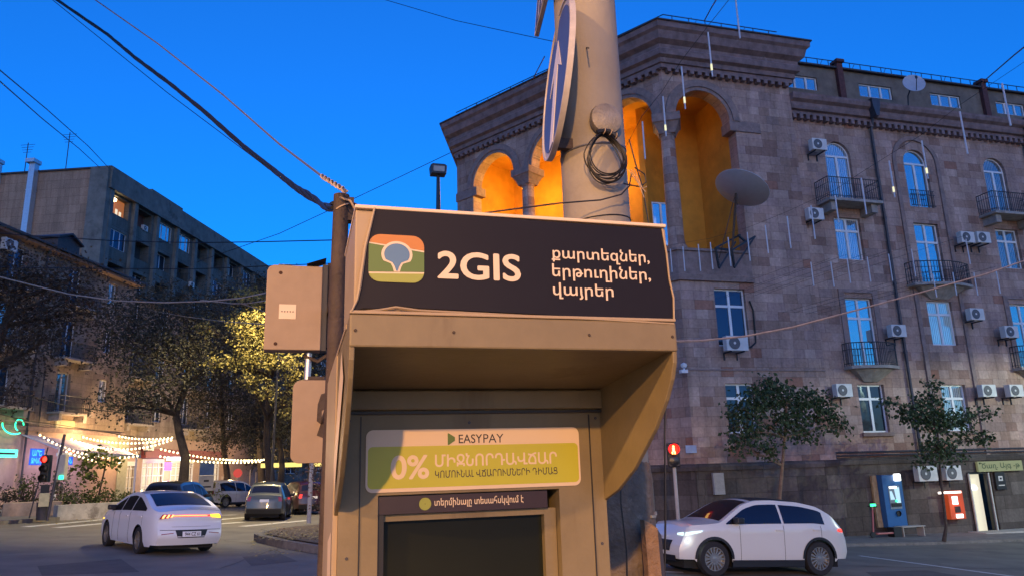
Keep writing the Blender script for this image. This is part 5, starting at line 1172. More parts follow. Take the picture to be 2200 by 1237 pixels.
# ------------------------------------------------------------------ street furniture, left
def traffic_light(label, base, face, red_on, n=3, h=3.2, head_z=2.35, lean=0, pole_h=None):
    t = thing('traffic_light', label, 'traffic light', base, face)
    MB().tube([(0, 0, 0), (lean, 0, pole_h or h)], .06, 8).build('pole', m_pipe, t)
    H = MB().box(-.42, -.1, -.14, .14, head_z, head_z + .36 * n).build('signal_head', m_black, t, bev=.03)
    for k in range(n):
        z = head_z + .36 * n - .18 - .36 * k; T = Matrix.Translation((-.26, -.15, z)) @ Matrix.Rotation(pi / 2, 4, 'X')
        L = MB().lathe([(.001, .03), (.09, .02), (.12, 0)], 16, 0, T).build('lens', emit('red_signal', (1, .02, .01), 1.0) if (k == 0 and red_on) else mat('dark_lens', (.02, .02, .02), .3), H)
        MB().lathe([(.135, -.01), (.135, .2)], 16, 0, T).build('visor', m_black, H)
    return t
bt = gpt(104, 1094, 30)
t = traffic_light('traffic light on a dark pole showing red at the left street corner', bt, radians(-8), True, 3, 3.4, 1.5, .3, 3.4)
MB().box(.14, .46, -.05, .3, 1.55, 2.6).build('rear_head', m_sgrey, t, bev=.05)
MB().box(-.34, -.02, -.1, -.06, 1.08, 1.4).build('backing_board', m_black, t)
MB().box(.3, .46, -.1, -.05, 1.6, 1.75).build('green_arrow', m_ng, t)
MB().box(-.36, .02, -.1, -.07, .55, 1.07).build('yellow_poster', mat('pale_yellow_poster', (.62, .56, .3), .7), t)
tag(MB().tube([(0, 0, 0), (.4, 0, 2.9)], .03, 6).build('thin_post', m_pipe, None, gpt(65, 1090, 31)), 'thin dark slanted post left of the red traffic light', 'post')
bt2 = gpt(1462, 1100, 19.5)
t = thing('traffic_light', 'pedestrian traffic light showing a red figure before the stone building', 'traffic light', (9.9, 19, gz(9.9, 19)), radians(-20))
MB().tube([(0, 0, 0), (.0, 0, 2.8)], .05, 8).build('pole', m_sgrey, t)
H = MB().box(-.16, .16, -.12, .12, 2.35, 3.0).build('signal_head', m_black, t, bev=.03)
T = Matrix.Translation((0, -.125, 2.83)) @ Matrix.Rotation(pi / 2, 4, 'X')
MB().lathe([(.001, .01), (.13, .005), (.14, 0)], 16, 0, T).build('lens', emit('red_signal_dim', (1, .02, .01), .35), H)
MB().box(-.03, .03, -.15, -.14, 2.76, 2.87).lathe([(.001, .022), (.028, .022)], 10, 0, Matrix.Translation((0, -.125, 2.9)) @ Matrix.Rotation(pi / 2, 4, 'X')).box(-.05, -.015, -.15, -.14, 2.7, 2.76).box(.015, .05, -.15, -.14, 2.7, 2.76).build('standing_figure', emit('red_figure', (1, .5, .1), 1.0), H)
MB().lathe([(.15, -.01), (.15, .2)], 16, 0, T).build('visor', emit('red_glow_visor', (1, .03, .05), .06), H)  # visor glows by itself, standing in for red lens light on it
MB().lathe([(.001, .01), (.13, .005), (.14, .0)], 16, 0, Matrix.Translation((0, -.125, 2.52)) @ Matrix.Rotation(pi / 2, 4, 'X')).build('lens', mat('dark_lens2', (.015, .015, .015), .3), H)
tag(MB().box(-.22, .22, -.03, 0, 0, .28).build('house_number_plate', mat('pale_blue_plate', (.4, .5, .65), .5), None, onY(1485, 972, 25.6)), 'small pale blue plate on the stone corner near the red pedestrian signal', 'plate')
t = thing('security_camera', 'small white security camera on the stone corner beside the kiosk hood', 'camera', onY(1470, 795, 25.3))
MB().lathe([(.001, .3), (.11, .25), (.12, .18), (.08, .1), (.03, .08), (.03, 0)], 12).build('housing', m_white, t); MB().box(-.16, .1, -.1, .1, -.1, .02).build('lens_body', m_white, t)
# planters, wall and bins at the left corner
t = tag(MB().box(-1.1, 1.1, -.6, .6, 0, .62).build('planter', mat('sandstone_planter', (.36, .27, .2), .85, var=.25, scale=3, bump=.3), None, gpt(72, 1102, 33), (0, 0, radians(10)), bev=.03), 'square sandstone planter at the left street corner', 'planter')
pw0 = gpt(118, 1105, 32); pw1 = gpt(275, 1096, 34.5)
v = (pw1 - pw0).normalized()
t = thing('low_wall', 'low pale stained concrete wall along the terrace behind the sedan', 'wall', pw0, atan2(v.y, v.x))
MB().box(0, 6.0, -.2, .2, -.3, .52).build('concrete', mat('stained_pale_concrete', (.42, .40, .37), .9, var=.3, scale=2.5, bump=.3, col2=(.2, .185, .17), thr=.58), t, bev=.015)
tag(MB().lathe([(.001, 0), (.22, 0), (.26, .65), (.28, .7), (.22, .7), (.2, .1)], 14).build('litter_bin', m_pipe, None, gpt(93, 1092, 30.4)), 'dark round litter bin at the foot of the traffic light', 'bin')
def bush(name, label, base, blobs, mleaf, leaf=.1, dens=120, per=5, spread=.12, group=None, cat='shrub', mbark=None, r=.03, droop=0):
    base = Vector(base); t = thing(name, label, cat, base, 0, group); T = MB(); C = MB()
    for c, rad in blobs:
        c = Vector(c); main = limb(T, (random.uniform(-.1, .1), random.uniform(-.1, .1), 0), c, r, r * .4, .1, 4)
        pts = []
        for _ in range(int(dens * (rad[0] * rad[1] * rad[2]) ** .7) + 3):
            d = Vector((random.gauss(0, 1), random.gauss(0, 1), random.gauss(0, 1))).normalized() * random.uniform(.2, 1) ** .5
            pts.append(c + Vector((d.x * rad[0], d.y * rad[1], d.z * rad[2])))
        for p in random.sample(pts, min(6, len(pts))): limb(T, main[2], p, r * .5, r * .2, .1, 3)
        leaf_mesh(C, pts, leaf, per, spread, droop)
    T.build('stems', mbark or m_bark, t, recalc=False); C.build('foliage', mleaf, t, recalc=False); return t
m_lpl = leafmat('terrace_plant_leaves', (.03, .05, .015), (.12, .14, .04)); m_lgr = leafmat('grey_conifer_leaves', (.09, .09, .07), (.2, .19, .15))
random.seed(21)
for i, (px, d, h, wd, mt_, lb) in enumerate(((125, 34, 1.9, .8, m_lgr, 'pale grey conifer shrub on the terrace right of the traffic light'), (150, 33.5, .9, .8, m_lpl, 'low dark bush behind the left end of the pale wall'), (190, 36, 1.0, .8, m_lpl, 'low bush behind the middle of the pale wall'), (230, 37, 1.1, .7, m_lpl, 'round bush behind the pale wall near the sedan'), (265, 37.5, .8, .8, m_lpl, 'low bush at the right end of the pale wall'), (48, 34, 1.8, .35, m_lpl, 'narrow upright shrub standing in the sandstone planter'), (68, 34, 1.7, .3, m_lpl, 'narrow upright shrub beside the thin slanted post'), (10, 34, 1.1, 1.1, m_lfd, 'dark clipped hedge at the left edge of the street'), (445, 47, 1.3, 1.2, leafmat('bright_lawn_green', (.1, .14, .02), (.22, .24, .04)), 'bright green round bush behind the white parked car'))):
    b_ = gpt(px, 1095, d); b_.z += .15
    bl = [((0, 0, h * .35), (wd, wd * .8, h * .35)), ((0, 0, h * .7), (wd * .6, wd * .5, h * .3))]
    bush('shrub', lb, b_, bl, mt_, .13, 150, 5, .12, 'terrace plants')
b_ = gpt(205, 1085, 37)
tree('young_tree', 'young leafy tree lit by the terrace bulbs', b_, [b_, b_ + Vector((.15, 0, 1.2)), b_ + Vector((.3, 0, 2.4)), b_ + Vector((.3, 0, 3.0))], [(b_ + Vector((-.2, 0, 2.7)), (.8, .7, .5)), (b_ + Vector((-.5, 0, 2.1)), (.6, .5, .35)), (b_ + Vector((.5, 0, 2.4)), (.5, .5, .35)), (b_ + Vector((-.3, 0, 1.6)), (.7, .5, .25))], leafmat('bulb_lit_leaves', (.06, .09, .015), (.2, .22, .04)), m_bark, .05, .22, 60, 4, .14, .4)
# people on the terrace
# parking sign totem, street poles
t = thing('information_totem', 'blue and white parking totem behind the parked cars', 'sign', gpt(440, 1072, 46), radians(20))
MB().box(-.42, .42, -.06, .06, 1.9, 2.75).build('blue_panel', mat('totem_blue', (.06, .12, .28), .5), t); MB().box(-.44, .44, -.07, .07, .95, 1.88).build('white_panel', m_sgrey, t); MB().box(-.3, .3, -.05, .05, 0, .94).build('foot', m_rust, t)
M_ = MB(); M_.box(-.15, .15, -.075, -.071, 1.5, 1.62); M_.box(-.3, .3, -.075, -.071, 1.15, 1.25); M_.build('pictogram', m_dtext, t)
m_lampon = emit('street_lamp_glow', (1, .85, .55), 30)
lb_ = gpt(581, 1066, 40)
lh = atD(612, 574, 37)
t = thing('street_lamp', 'tall street lamp glowing just above the beige metal box', 'street lamp', lb_)
hd = lh - lb_
MB().tube([(0, 0, 0), (hd.x * .55, hd.y * .55, hd.z - 1.2), (hd.x * .8, hd.y * .8, hd.z - .3), tuple(hd)], [.07, .05, .04, .035], 8).build('pole', m_pipe, t)
MB().box(-.3, .3, -.14, .14, .02, .12, 0, Matrix.Translation(hd)).build('lamp_head', m_sgrey, t)
MB().lathe([(.001, -.09), (.12, -.05), (.15, .015)], 14, 0, Matrix.Translation(hd)).build('lamp_glass', m_lampon, t)
l = lamp('street_lamp_light', tuple(lh - Vector((0, 0, .2))), 900, (1, .78, .38), .15, None, 'SPOT'); l.data.spot_size = radians(140); l.data.spot_blend = .3; l.rotation_euler = (radians(12), 0, 0)
t = thing('street_lamp', 'unlit lamp post head against the sky above the kiosk banner', 'street lamp', (4.5, 25, gz(4.5, 25)))
lz_ = 12.1 - gz(4.5, 25)
MB().tube([(0, 0, 0), (0, 0, lz_ - 1.6), (0, 0, lz_)], [.11, .09, .06], 8).lathe([(.3, lz_ - 1.75), (.22, lz_ - 1.55), (.07, lz_ - 1.45)], 12).build('pole', m_iron, t)
MB().prism([(-.27, lz_), (.27, lz_), (.3, lz_ + .32), (.22, lz_ + .38), (-.22, lz_ + .38), (-.3, lz_ + .32)], -.2, .2).build('lamp_head', m_iron, t, bev=.02); MB().box(-.2, .2, -.215, -.2, lz_ + .08, lz_ + .28).build('lens', m_sgrey, t)
for px, d, h_, lb in ((548, 55, 2.2, 'short thin post between the two dark trees'), (535, 58, 2.4, 'thin brown post left of the grey car')):
    tag(MB().tube([(0, 0, 0), (0, 0, h_)], .05, 6).build('bollard_post', m_beigewire, None, gpt(px, 1068, d)), lb, 'post')
tag(MB().tube([(0, 0, 0), (.05, 0, 3.2)], .085, 8).build('sign_post', m_sgrey, None, gpt(663, 1132, 28.5) + Vector((0, 0, .1))), 'plain grey post rising from the soil island', 'post')
t = thing('road_sign', 'small round red sign on a short post beyond the street trees', 'road sign', gpt(508, 1066, 55))
MB().tube([(0, 0, 0), (0, 0, 2.4)], .04, 6).build('post', m_sgrey, t); MB().lathe([(.001, .01), (.32, .01), (.32, 0)], 16, 0, Matrix.Translation((0, -.05, 2.1)) @ Matrix.Rotation(pi / 2, 4, 'X')).build('disc', emit('lit_red_disc', (.9, .1, .08), .06), t)
MB().box(-1.15, -.6, -.05, -.03, 1.4, 1.9).build('white_plate', m_cream, t)
# dry shrub on the island
random.seed(9)
dsb = Vector((.95, 26.5, gz(.95, 26.5) + .23))
bush('dry_shrub', 'bare brown shrub with a few dry leaves on the soil island', dsb, [((-.1, 0, 1.2), (.6, .5, .6)), ((.3, -.1, 1.8), (.6, .5, .6)), ((-.3, 0, 2.0), (.5, .5, .5)), ((.35, 0, .9), (.5, .4, .5)), ((.1, 0, 2.5), (.5, .5, .4)), ((.6, -1.0, .5), (.5, .5, .3))], leafmat('dry_shrub_leaves', (.08, .05, .04), (.24, .15, .11)), .1, 75, 5, .16, None, 'shrub', m_bark, .035)
# fallen leaves (uncountable)
FLs = MB(); random.seed(2)
for k in range(2200):
    if k < 1500:
        p = gp(random.uniform(-40, 235), random.gauss(1108, 8))
    elif k < 1900: p = gp(random.uniform(540, 690), random.gauss(1172, 10))
    else:
        p = Vector((random.uniform(-1.2, 3.5), random.uniform(20.5, 30)))
    if not (-30 < p.x < 6 and 5 < p.y < 60): continue
    on = -1.1 < p.x < 4 and 22 < p.y < 30
    z = gz(p.x, p.y) + (.245 if on else .15 if False else .012); s = random.uniform(.025, .06); a = random.uniform(0, 6.28)
    d = Vector((cos(a), sin(a), random.uniform(-.1, .3))) * s; e = Vector((-sin(a), cos(a), random.uniform(-.1, .3))) * s * .6
    c = Vector((p.x, p.y, z + .012)); o = len(FLs.v); FLs.v += [tuple(c - d), tuple(c + e), tuple(c + d), tuple(c - e)]; FLs.f.append((o, o + 1, o + 2, o + 3)); FLs.m.append(0); FLs.sm.append(False)
tag(FLs.build('fallen_leaves', m_leafd, recalc=False), 'dry yellow leaves scattered along the kerb and the soil island', 'leaves', kind='stuff')
# ------------------------------------------------------------------ vehicles
m_tyre = mat('tyre_rubber', (.014, .014, .015), .8, var=.2); m_carglass = glass('car_glass', (.7, .75, .9), .075, base=(.006, .006, .008)); m_under = mat('car_underside', (.008, .008, .009), .9)
m_alloy = mat('alloy_rim', (.32, .31, .29), .35, .7)
def paint(name, c, rough=.28, metal=0): return mat(name, c, rough, metal, var=.015, scale=2, coat=.7, spec=.5)
def interp(tab, x):
    if x <= tab[0][0]: return tab[0][1]
    for (a, va), (b, vb) in zip(tab[:-1], tab[1:]):
        if x <= b:
            u = (x - a) / (b - a); return va + (vb - va) * u
    return tab[-1][1]
def smooth(tab, x, e=.08): return (interp(tab, x - e) + 2 * interp(tab, x) + interp(tab, x + e)) / 4
class Car:
    def __init__(s, label, L, W, top, belt, xf, xr, R, pm, loc, rz, side_x, roofx, wsx, rwx, rear_shape, sill=.2, group=None, tum=.30, pillar=None, black_roof=False, name='parked_car', cladding=False, spokes=10, rim=m_alloy, dlo_top=.09):
        s.L, s.W, s.top, s.belt, s.xf, s.xr, s.R, s.sill, s.tum, s.rs = L, W, top, belt, xf, xr, R, sill, tum, rear_shape
        t = s.t = thing(name, label, 'car', loc, rz, group)
        ra = R + .055; s.ra = ra
        X = sorted(set([round(-L / 2 + L * k / 80, 4) for k in range(81)] + [round(c + ra * cos(pi * k / 14), 4) for c in (xf, xr) for k in range(15)]))
        s.X = X; NL, NU, NT = 8, 6, 8; vs = []; ring = NL + NU + NT + NU + NL + 1
        for x in X:
            zt = smooth(top, x); zb = s.zbot(x); zm = min(smooth(belt, x), zt - .015); row = []
            for k in range(NL): row.append(s.pt(x, zb + (zm - zb) * k / NL, zt))
            for k in range(NU + 1): row.append(s.pt(x, zm + (zt - zm) * k / NU, zt))
            yl = row[-1][1]; rev = [(a, -b, c) for a, b, c in row[::-1]]
            mid = []
            for k in range(1, NT):
                y = yl * (1 - 2 * k / NT); cr = .045 * (1 - (y / max(yl, .01)) ** 2); mid.append((x + s.dx(x, zt), y, zt + cr))
            vs += row + mid + rev
        ring = len(vs) // len(X); B = MB()
        B.add(vs, [(i * ring + k, i * ring + k + 1, (i + 1) * ring + k + 1, (i + 1) * ring + k) for i in range(len(X) - 1) for k in range(ring - 1)], 0, True)
        for x in (X[0], X[-1]):      # closed, gently bulged ends
            zt = smooth(top, x); zb = s.zbot(x); g = []; NZ, NY = 12, 10
            for j in range(NZ + 1):
                z = zb + (zt - zb) * j / NZ
                for k in range(NY + 1): g.append(s.endpt(x, (1 - 2 * k / NY), z, zt))
            B.add(g, [(j * (NY + 1) + k, j * (NY + 1) + k + 1, (j + 1) * (NY + 1) + k + 1, (j + 1) * (NY + 1) + k) for j in range(NZ) for k in range(NY)], 0, True)
        s.body = B.build('body', pm, t, angle=32)
        U = MB().box(-L / 2 + .18, L / 2 - .18, -W / 2 + .27, W / 2 - .27, .16, .62).build('underbody', m_under, t)
        # wheels
        me = None
        for x in (xf, xr):
            for sd_ in (1, -1):
                T = MB(); w2 = .105
                T.lathe([(R * .68, -w2), (R * .95, -w2), (R, -w2 * .7), (R, w2 * .7), (R * .95, w2), (R * .68, w2)], 28)
                o = T.build('wheel', m_tyre, t, (x, sd_ * (W / 2 - .125), R), (pi / 2, 0, 0))
                Q = MB(); zf = -sd_ * .075
                Q.lathe([(R * .69, zf * 1.25), (R * .64, zf * 1.25), (R * .62, zf * .3), (.001, zf * .3)], 28)
                for k in range(spokes): Q.box(R * .1, R * .64, -.016, .016, min(zf * .6, zf * 1.1), max(zf * .6, zf * 1.1), 0, Matrix.Rotation(2 * pi * k / spokes, 4, 'Z'))
                Q.lathe([(.001, zf * 1.2), (R * .16, zf * 1.15), (R * .18, zf * .3)], 14)
                Q.build('rim', rim, o)
        # windows
        for sd_ in (1, -1):
            pl = pillar or []
            cuts = [side_x[0]] + pl + [side_x[1]]
            for a, b in zip(cuts[:-1], cuts[1:]):
                a2 = a + (.03 if a != side_x[0] else 0); b2 = b - (.03 if b != side_x[1] else 0); G = MB(); n = 14; up = []; lo = []
                for k in range(n + 1):
                    x = a2 + (b2 - a2) * k / n; zt = smooth(top, x); z0 = smooth(belt, x) + .035; z1 = max(z0 + .004, min(zt - dlo_top, 9))
                    lo.append((x, z0)); up.append((x, z1))
                rows = 4
                vs = []
                for k in range(n + 1):
                    for j in range(rows + 1):
                        x = lo[k][0]; z = lo[k][1] + (up[k][1] - lo[k][1]) * j / rows; p = s.pt(x, z, smooth(top, x)); vs.append((p[0], sd_ * (p[1] + .006), p[2]))
                G.add(vs, [(k * (rows + 1) + j, k * (rows + 1) + j + 1, (k + 1) * (rows + 1) + j + 1, (k + 1) * (rows + 1) + j) for k in range(n) for j in range(rows)], 0, True)
                G.build('window', m_carglass, t, angle=180)
        s.topstrip('windscreen', wsx[0], wsx[1], .88, m_carglass); s.topstrip('rear_window', rwx[0], rwx[1], .84, m_carglass)
        if black_roof: s.topstrip('roof_panel', roofx[0], roofx[1], .9, m_black)
        for sd_ in (1, -1):
            p = s.pt(side_x[1] - .28, smooth(belt, side_x[1] - .28) + .05, 9); M = MB(); M.box(-.08, .1, 0, .2, 0, .13)
            M.build('wing_mirror', m_black, t, (p[0], p[1] - .01 if sd_ > 0 else -p[1] - .19, p[2]), bev=.03)
        for sd_ in (1, -1):
            for x in ((side_x[0] + side_x[1]) / 2 - .05, side_x[0] + .25):
                p = s.pt(x, smooth(belt, x) - .1, 9); MB().box(-.1, .1, -.012, .02, -.018, .018).build('door_handle', pm, t, (p[0], sd_ * p[1], p[2]), bev=.006)
            # panel gaps
            Gp = MB()
            for x in [q for q in (pillar or [])] + [side_x[1] - .32, side_x[0] + .12]:
                pts = []
                for k in range(10):
                    z = s.zbot(x) + .03 + (smooth(belt, x) - s.zbot(x) - .03) * k / 9; p = s.pt(x, z, 9); pts.append((p[0], sd_ * (p[1] + .001), p[2]))
                Gp.tube(pts, .004, 4)
            Gp.build('door_seam', m_under, t)
            if cladding:
                C = MB(); n = 30; pts = []
                for c in (xf, xr):
                    pts = [(c + (ra - .012) * cos(pi * k / 20), (ra - .012) * sin(pi * k / 20) + R) for k in range(21)]
                    vs = []
                    for (x, z) in pts:
                        for q in (0, .06):
                            dx_, dz_ = (x - c) / (ra + .02), (z - R) / (ra + .02); xx = x + dx_ * q; zz = z + dz_ * q; p = s.pt(xx, max(zz, .2), 9); vs.append((xx, sd_ * (p[1] + .012), zz))
                    C.add(vs, [(2 * k, 2 * k + 1, 2 * k + 3, 2 * k + 2) for k in range(20)])
                xa, xb = xr + ra, xf - ra; C.add([(xa, sd_ * (s.pt(xa, .3, 9)[1] + .012), .2), (xb, sd_ * (s.pt(xb, .3, 9)[1] + .012), .2), (xb, sd_ * (s.pt(xb, .33, 9)[1] + .012), .34), (xa, sd_ * (s.pt(xa, .33, 9)[1] + .012), .34)], [(0, 1, 2, 3)])
                C.build('cladding', m_black, t)
    def zbot(s, x):
        z = s.sill + (.05 if abs(x) > s.L / 2 - .35 else 0)
        for c in (s.xf, s.xr):
            d = abs(x - c)
            if d < s.ra: z = max(z, s.R + math.sqrt(max(0, s.ra ** 2 - d * d)))
        return z
    def plan(s, x):
        u = abs(2 * x / s.L); return 1 - .13 * u ** 5 - .03 * u ** 16
    def dx(s, x, z):
        e = max(0, 1 - (x + s.L / 2) / .5); e2 = max(0, 1 - (s.L / 2 - x) / .6)
        return e * e * (-interp(s.rs, z)) - e2 * e2 * interp([(.2, .06), (.45, 0), (.6, .02), (.8, .12), (1.0, .22)], z)
    def pt(s, x, z, zt):
        b = smooth(s.belt, x); y = s.W / 2 * s.plan(x)
        if z < .45: y -= .06 * ((.45 - z) / .3) ** 2
        y -= .025 * abs(z - .62) ** 1.5
        if z > b - .04: y -= .018
        if z > b: y -= s.tum * (z - b) + .22 * (z - b) ** 2
        return (x + s.dx(x, z), y, z)
    def endpt(s, x, u, z, zt):
        p = s.pt(x, z, zt); y = p[1] * u; bul = .10 * (1 - u ** 2) * (1 if x > 0 else -1); cr = .045 * (1 - u ** 2) * max(0, (z - zt + .12) / .12)
        return (p[0] + bul * (1 if zt - z > .001 or True else 0) * min(1, (zt - z) / .15 + .0), y, z + cr)
    def rear(s, u, z):
        x = -s.L / 2; zt = smooth(s.top, x); return s.endpt(x, u, z, zt)
    def front(s, u, z): return s.endpt(s.L / 2, u, z, smooth(s.top, s.L / 2))
    def patch(s, name, poly, mt, end='rear', off=.008, n=6):
        """poly: quads ((u0,z0),(u1,z1),(u2,z2),(u3,z3)) across an end face"""
        M = MB(); fn = s.rear if end == 'rear' else s.front; sg_ = -1 if end == 'rear' else 1
        for q in poly:
            vs = []
            for i in range(n + 1):
                for j in range(3):
                    a = i / n; b = j / 2; p0 = [q[0][k] + (q[1][k] - q[0][k]) * a for k in (0, 1)]; p1 = [q[3][k] + (q[2][k] - q[3][k]) * a for k in (0, 1)]
                    u, z = [p0[k] + (p1[k] - p0[k]) * b for k in (0, 1)]; p = fn(u, z); vs.append((p[0] + sg_ * off, p[1] * 1.004, p[2]))
            M.add(vs, [(i * 3 + j, i * 3 + j + 1, (i + 1) * 3 + j + 1, (i + 1) * 3 + j) for i in range(n) for j in range(2)], 0, True)
        return M.build(name, mt, s.t, angle=180)
    def sidepatch(s, name, pts, mt, sd_=1, off=.01, n=5):
        q = pts; M = MB(); vs = []
        for i in range(n + 1):
            for j in range(3):
                a = i / n; b = j / 2; p0 = [q[0][k] + (q[1][k] - q[0][k]) * a for k in (0, 1)]; p1 = [q[3][k] + (q[2][k] - q[3][k]) * a for k in (0, 1)]
                x, z = [p0[k] + (p1[k] - p0[k]) * b for k in (0, 1)]; p = s.pt(x, z, 9); vs.append((p[0], sd_ * (p[1] + off), p[2]))
        M.add(vs, [(i * 3 + j, i * 3 + j + 1, (i + 1) * 3 + j + 1, (i + 1) * 3 + j) for i in range(n) for j in range(2)], 0, True); return M.build(name, mt, s.t, angle=180)
    def topstrip(s, name, x0, x1, wfac, mt):
        M = MB(); n, k2 = 10, 10; vs = []
        for i in range(n + 1):
            x = x0 + (x1 - x0) * i / n; zt = smooth(s.top, x); y0 = s.pt(x, zt, zt)[1]; yl = y0 * wfac
            for k in range(k2 + 1):
                y = yl * (1 - 2 * k / k2); vs.append((x + s.dx(x, zt), y, zt + .045 * (1 - (y / y0) ** 2) + .007))
        M.add(vs, [(i * (k2 + 1) + k, i * (k2 + 1) + k + 1, (i + 1) * (k2 + 1) + k + 1, (i + 1) * (k2 + 1) + k) for i in range(n) for k in range(k2)], 0, True); return M.build(name, mt, s.t, angle=180)
def pose(t, fr_xy, rz, wb_f, wb_r):
    """set a car on the sloping ground"""
    x, y = fr_xy; d = Vector((cos(rz), sin(rz))); q = Vector((-sin(rz), cos(rz)))
    e = .6; gx = (gz(x + d.x * e, y + d.y * e) - gz(x - d.x * e, y - d.y * e)) / (2 * e); gy = (gz(x + q.x * e, y + q.y * e) - gz(x - q.x * e, y - q.y * e)) / (2 * e)
    t.location = (x, y, gz(x, y)); t.rotation_euler = (math.atan(gy), -math.atan(gx), rz)
m_cw = paint('white_car_paint', (.66, .67, .70)); m_cw2 = paint('pearl_white_paint', (.62, .63, .58)); m_cg = paint('grey_car_paint', (.06, .07, .075), .35, .3); m_cr = paint('dark_red_paint', (.035, .004, .006)); m_ck = paint('black_car_paint', (.012, .012, .014)); m_cs = paint('silver_white_paint', (.5, .5, .52))
m_tail = emit('tail_light_red', (1, .03, .015), .22); m_tailh = emit('tail_light_hot', (1, .25, .08), .6); m_ind = emit('indicator_amber', (1, .42, .02), .6); m_redg = mat('red_lens', (.25, .01, .015), .3, coat=.6); m_head = emit('headlight_white', (.7, 1, 1), .16)
# white sedan, seen from behind and its left side
SED = dict(L=4.76, W=1.84, top=[(-2.38, 1.02), (-2.15, 1.05), (-1.9, 1.09), (-1.3, 1.29), (-.75, 1.43), (-.2, 1.47), (.3, 1.43), (.75, 1.28), (1.3, 1.02), (1.7, .94), (2.1, .83), (2.38, .7)], belt=[(-2.38, .96), (-1.6, 1.0), (0, .97), (1.2, .92), (2.38, .66)])
c = Car('white electric sedan turning left with its red tail light bar lit', SED['L'], SED['W'], SED['top'], SED['belt'], 1.42, -1.30, .325, m_cw, (0, 0, 0), 0, (-1.62, 1.16), (-.7, .3), (.42, 1.22), (-1.78, -.85), [(.2, -.12), (.45, -.0), (.62, -.03), (.8, -.1), (.95, -.06), (1.05, -.12)], pillar=[-.55, .3], name='sedan', spokes=5, tum=.34)
pose(c.t, (-3.62, 22.9), radians(90 + 27), 1, 1)
c.patch('tail_light', [((-.98, .86), (-.62, .9), (-.55, .95), (-.93, .97))], m_redg); c.patch('tail_light', [((.98, .86), (.62, .9), (.55, .95), (.93, .97))], m_redg); c.patch('light_bar', [((-.62, .915), (.62, .915), (.62, .945), (-.62, .945))], m_tail, off=.012)
c.patch('light_stripe', [((-.92, .88), (-.86, .88), (-.82, .955), (-.88, .955)), ((-.8, .89), (-.74, .89), (-.7, .955), (-.76, .955)), ((-.68, .9), (-.62, .905), (-.58, .95), (-.64, .95)), ((-.62, .925), (.5, .925), (.5, .937), (-.62, .937))][:4], m_tailh, off=.016)
c.patch('indicator', [((.95, .87), (.62, .9), (.58, .95), (.9, .965))], m_ind, off=.018)
# (u > 0 is the car's left; the lit indicator is on its right)
for o in [o for o in bpy.data.objects if o.parent == c.t and o.name.startswith(('indicator', 'light_stripe'))]: o.scale = (1, -1, 1)
c.patch('plate_recess', [((-.42, .42), (.42, .42), (.5, .6), (-.5, .6))], m_black)
pl = c.patch('number_plate', [((-.29, .45), (.29, .45), (.29, .57), (-.29, .57))], m_white, off=.02)
me = text_mesh('944 CZ 61', .01); co = np.empty(len(me.vertices) * 3); me.vertices.foreach_get('co', co); co = co.reshape(-1, 3); mn, mx = co.min(0), co.max(0)
out = np.zeros_like(co); yy = .17 - (co[:, 0] - mn[0]) / (mx[0] - mn[0]) * .36; out[:, 1] = yy; out[:, 2] = .47 + (co[:, 1] - mn[1]) / (mx[1] - mn[1]) * .08; out[:, 0] = [c.rear(y_ / .78, z_)[0] - .03 for y_, z_ in zip(yy, out[:, 2])]
me.vertices.foreach_set('co', out.ravel()); me.materials.clear(); me.materials.append(m_dtext); o = bpy.data.objects.new('lettering', me); COL.objects.link(o); o.parent = pl
for q in (1, -1): c.patch('bumper_slot', [((-.9 * q, .5), (-.55 * q, .53), (-.55 * q, .545), (-.9 * q, .52))], m_redg, off=.012)
c.patch('bumper_trim', [((-.94, .6), (.94, .6), (.94, .61), (-.94, .61))], m_under, off=.008)
c.patch('boot_seam', [((-.6, .68), (.6, .68), (.62, .685), (-.62, .685))], m_under, off=.006)
c.sidepatch('side_indicator', ((1.78, .72), (1.95, .7), (1.95, .73), (1.8, .75)), m_ind)
# pearl white crossover on the right street, facing left
SUVT = [(-2.12, 1.05), (-2.0, 1.13), (-1.8, 1.27), (-1.42, 1.47), (-.95, 1.555), (-.3, 1.59), (.15, 1.575), (.5, 1.48), (.85, 1.28), (1.15, 1.10), (1.5, 1.065), (1.95, 1.04), (2.12, .97)]
s_ = Car('pearl white crossover car facing left with its headlights on', 4.24, 1.82, SUVT, [(-2.12, 1.0), (-1.2, 1.08), (0, 1.06), (1.0, 1.04), (1.5, 1.02), (2.12, .93)], 1.33, -1.30, .362, m_cw2, (0, 0, 0), 0, (-1.5, 1.02), (-1.0, .2), (.32, 1.12), (-1.95, -1.3), [(.2, -.1), (.5, 0), (.75, -.02), (1.0, -.1), (1.2, -.2)], sill=.3, pillar=[-.4], black_roof=True, name='crossover_car', cladding=True, spokes=16, tum=.36, dlo_top=.085)
_f = Vector((9.13, 16.0)); _r = Vector((11.82, 16.0))
pose(s_.t, (9.98, 16.0), pi, 1, 1)
for q in (1, -1): s_.patch('headlight', [((.99 * q, .83), (.72 * q, .84), (.7 * q, .87), (.97 * q, .9))], m_head, 'front', .015)
s_.sidepatch('headlight', ((1.66, .9), (2.1, .83), (2.1, .9), (1.58, .945)), m_head, 1); s_.sidepatch('headlight', ((1.66, .9), (2.1, .83), (2.1, .9), (1.58, .945)), m_head, -1)
s_.patch('grille', [((-.6, .5), (.6, .5), (.62, .72), (-.62, .72))], m_black, 'front'); s_.patch('lower_grille', [((-.85, .3), (.85, .3), (.85, .42), (-.85, .42))], m_black, 'front')
for q in (1, -1): s_.sidepatch('tail_light', ((-2.08, .92), (-1.85, .95), (-1.92, 1.0), (-2.08, 1.0)), m_tail, q, .015)
s_.patch('tail_bar', [((-.97, .92), (.97, .92), (.97, .99), (-.97, .99))], m_tail)
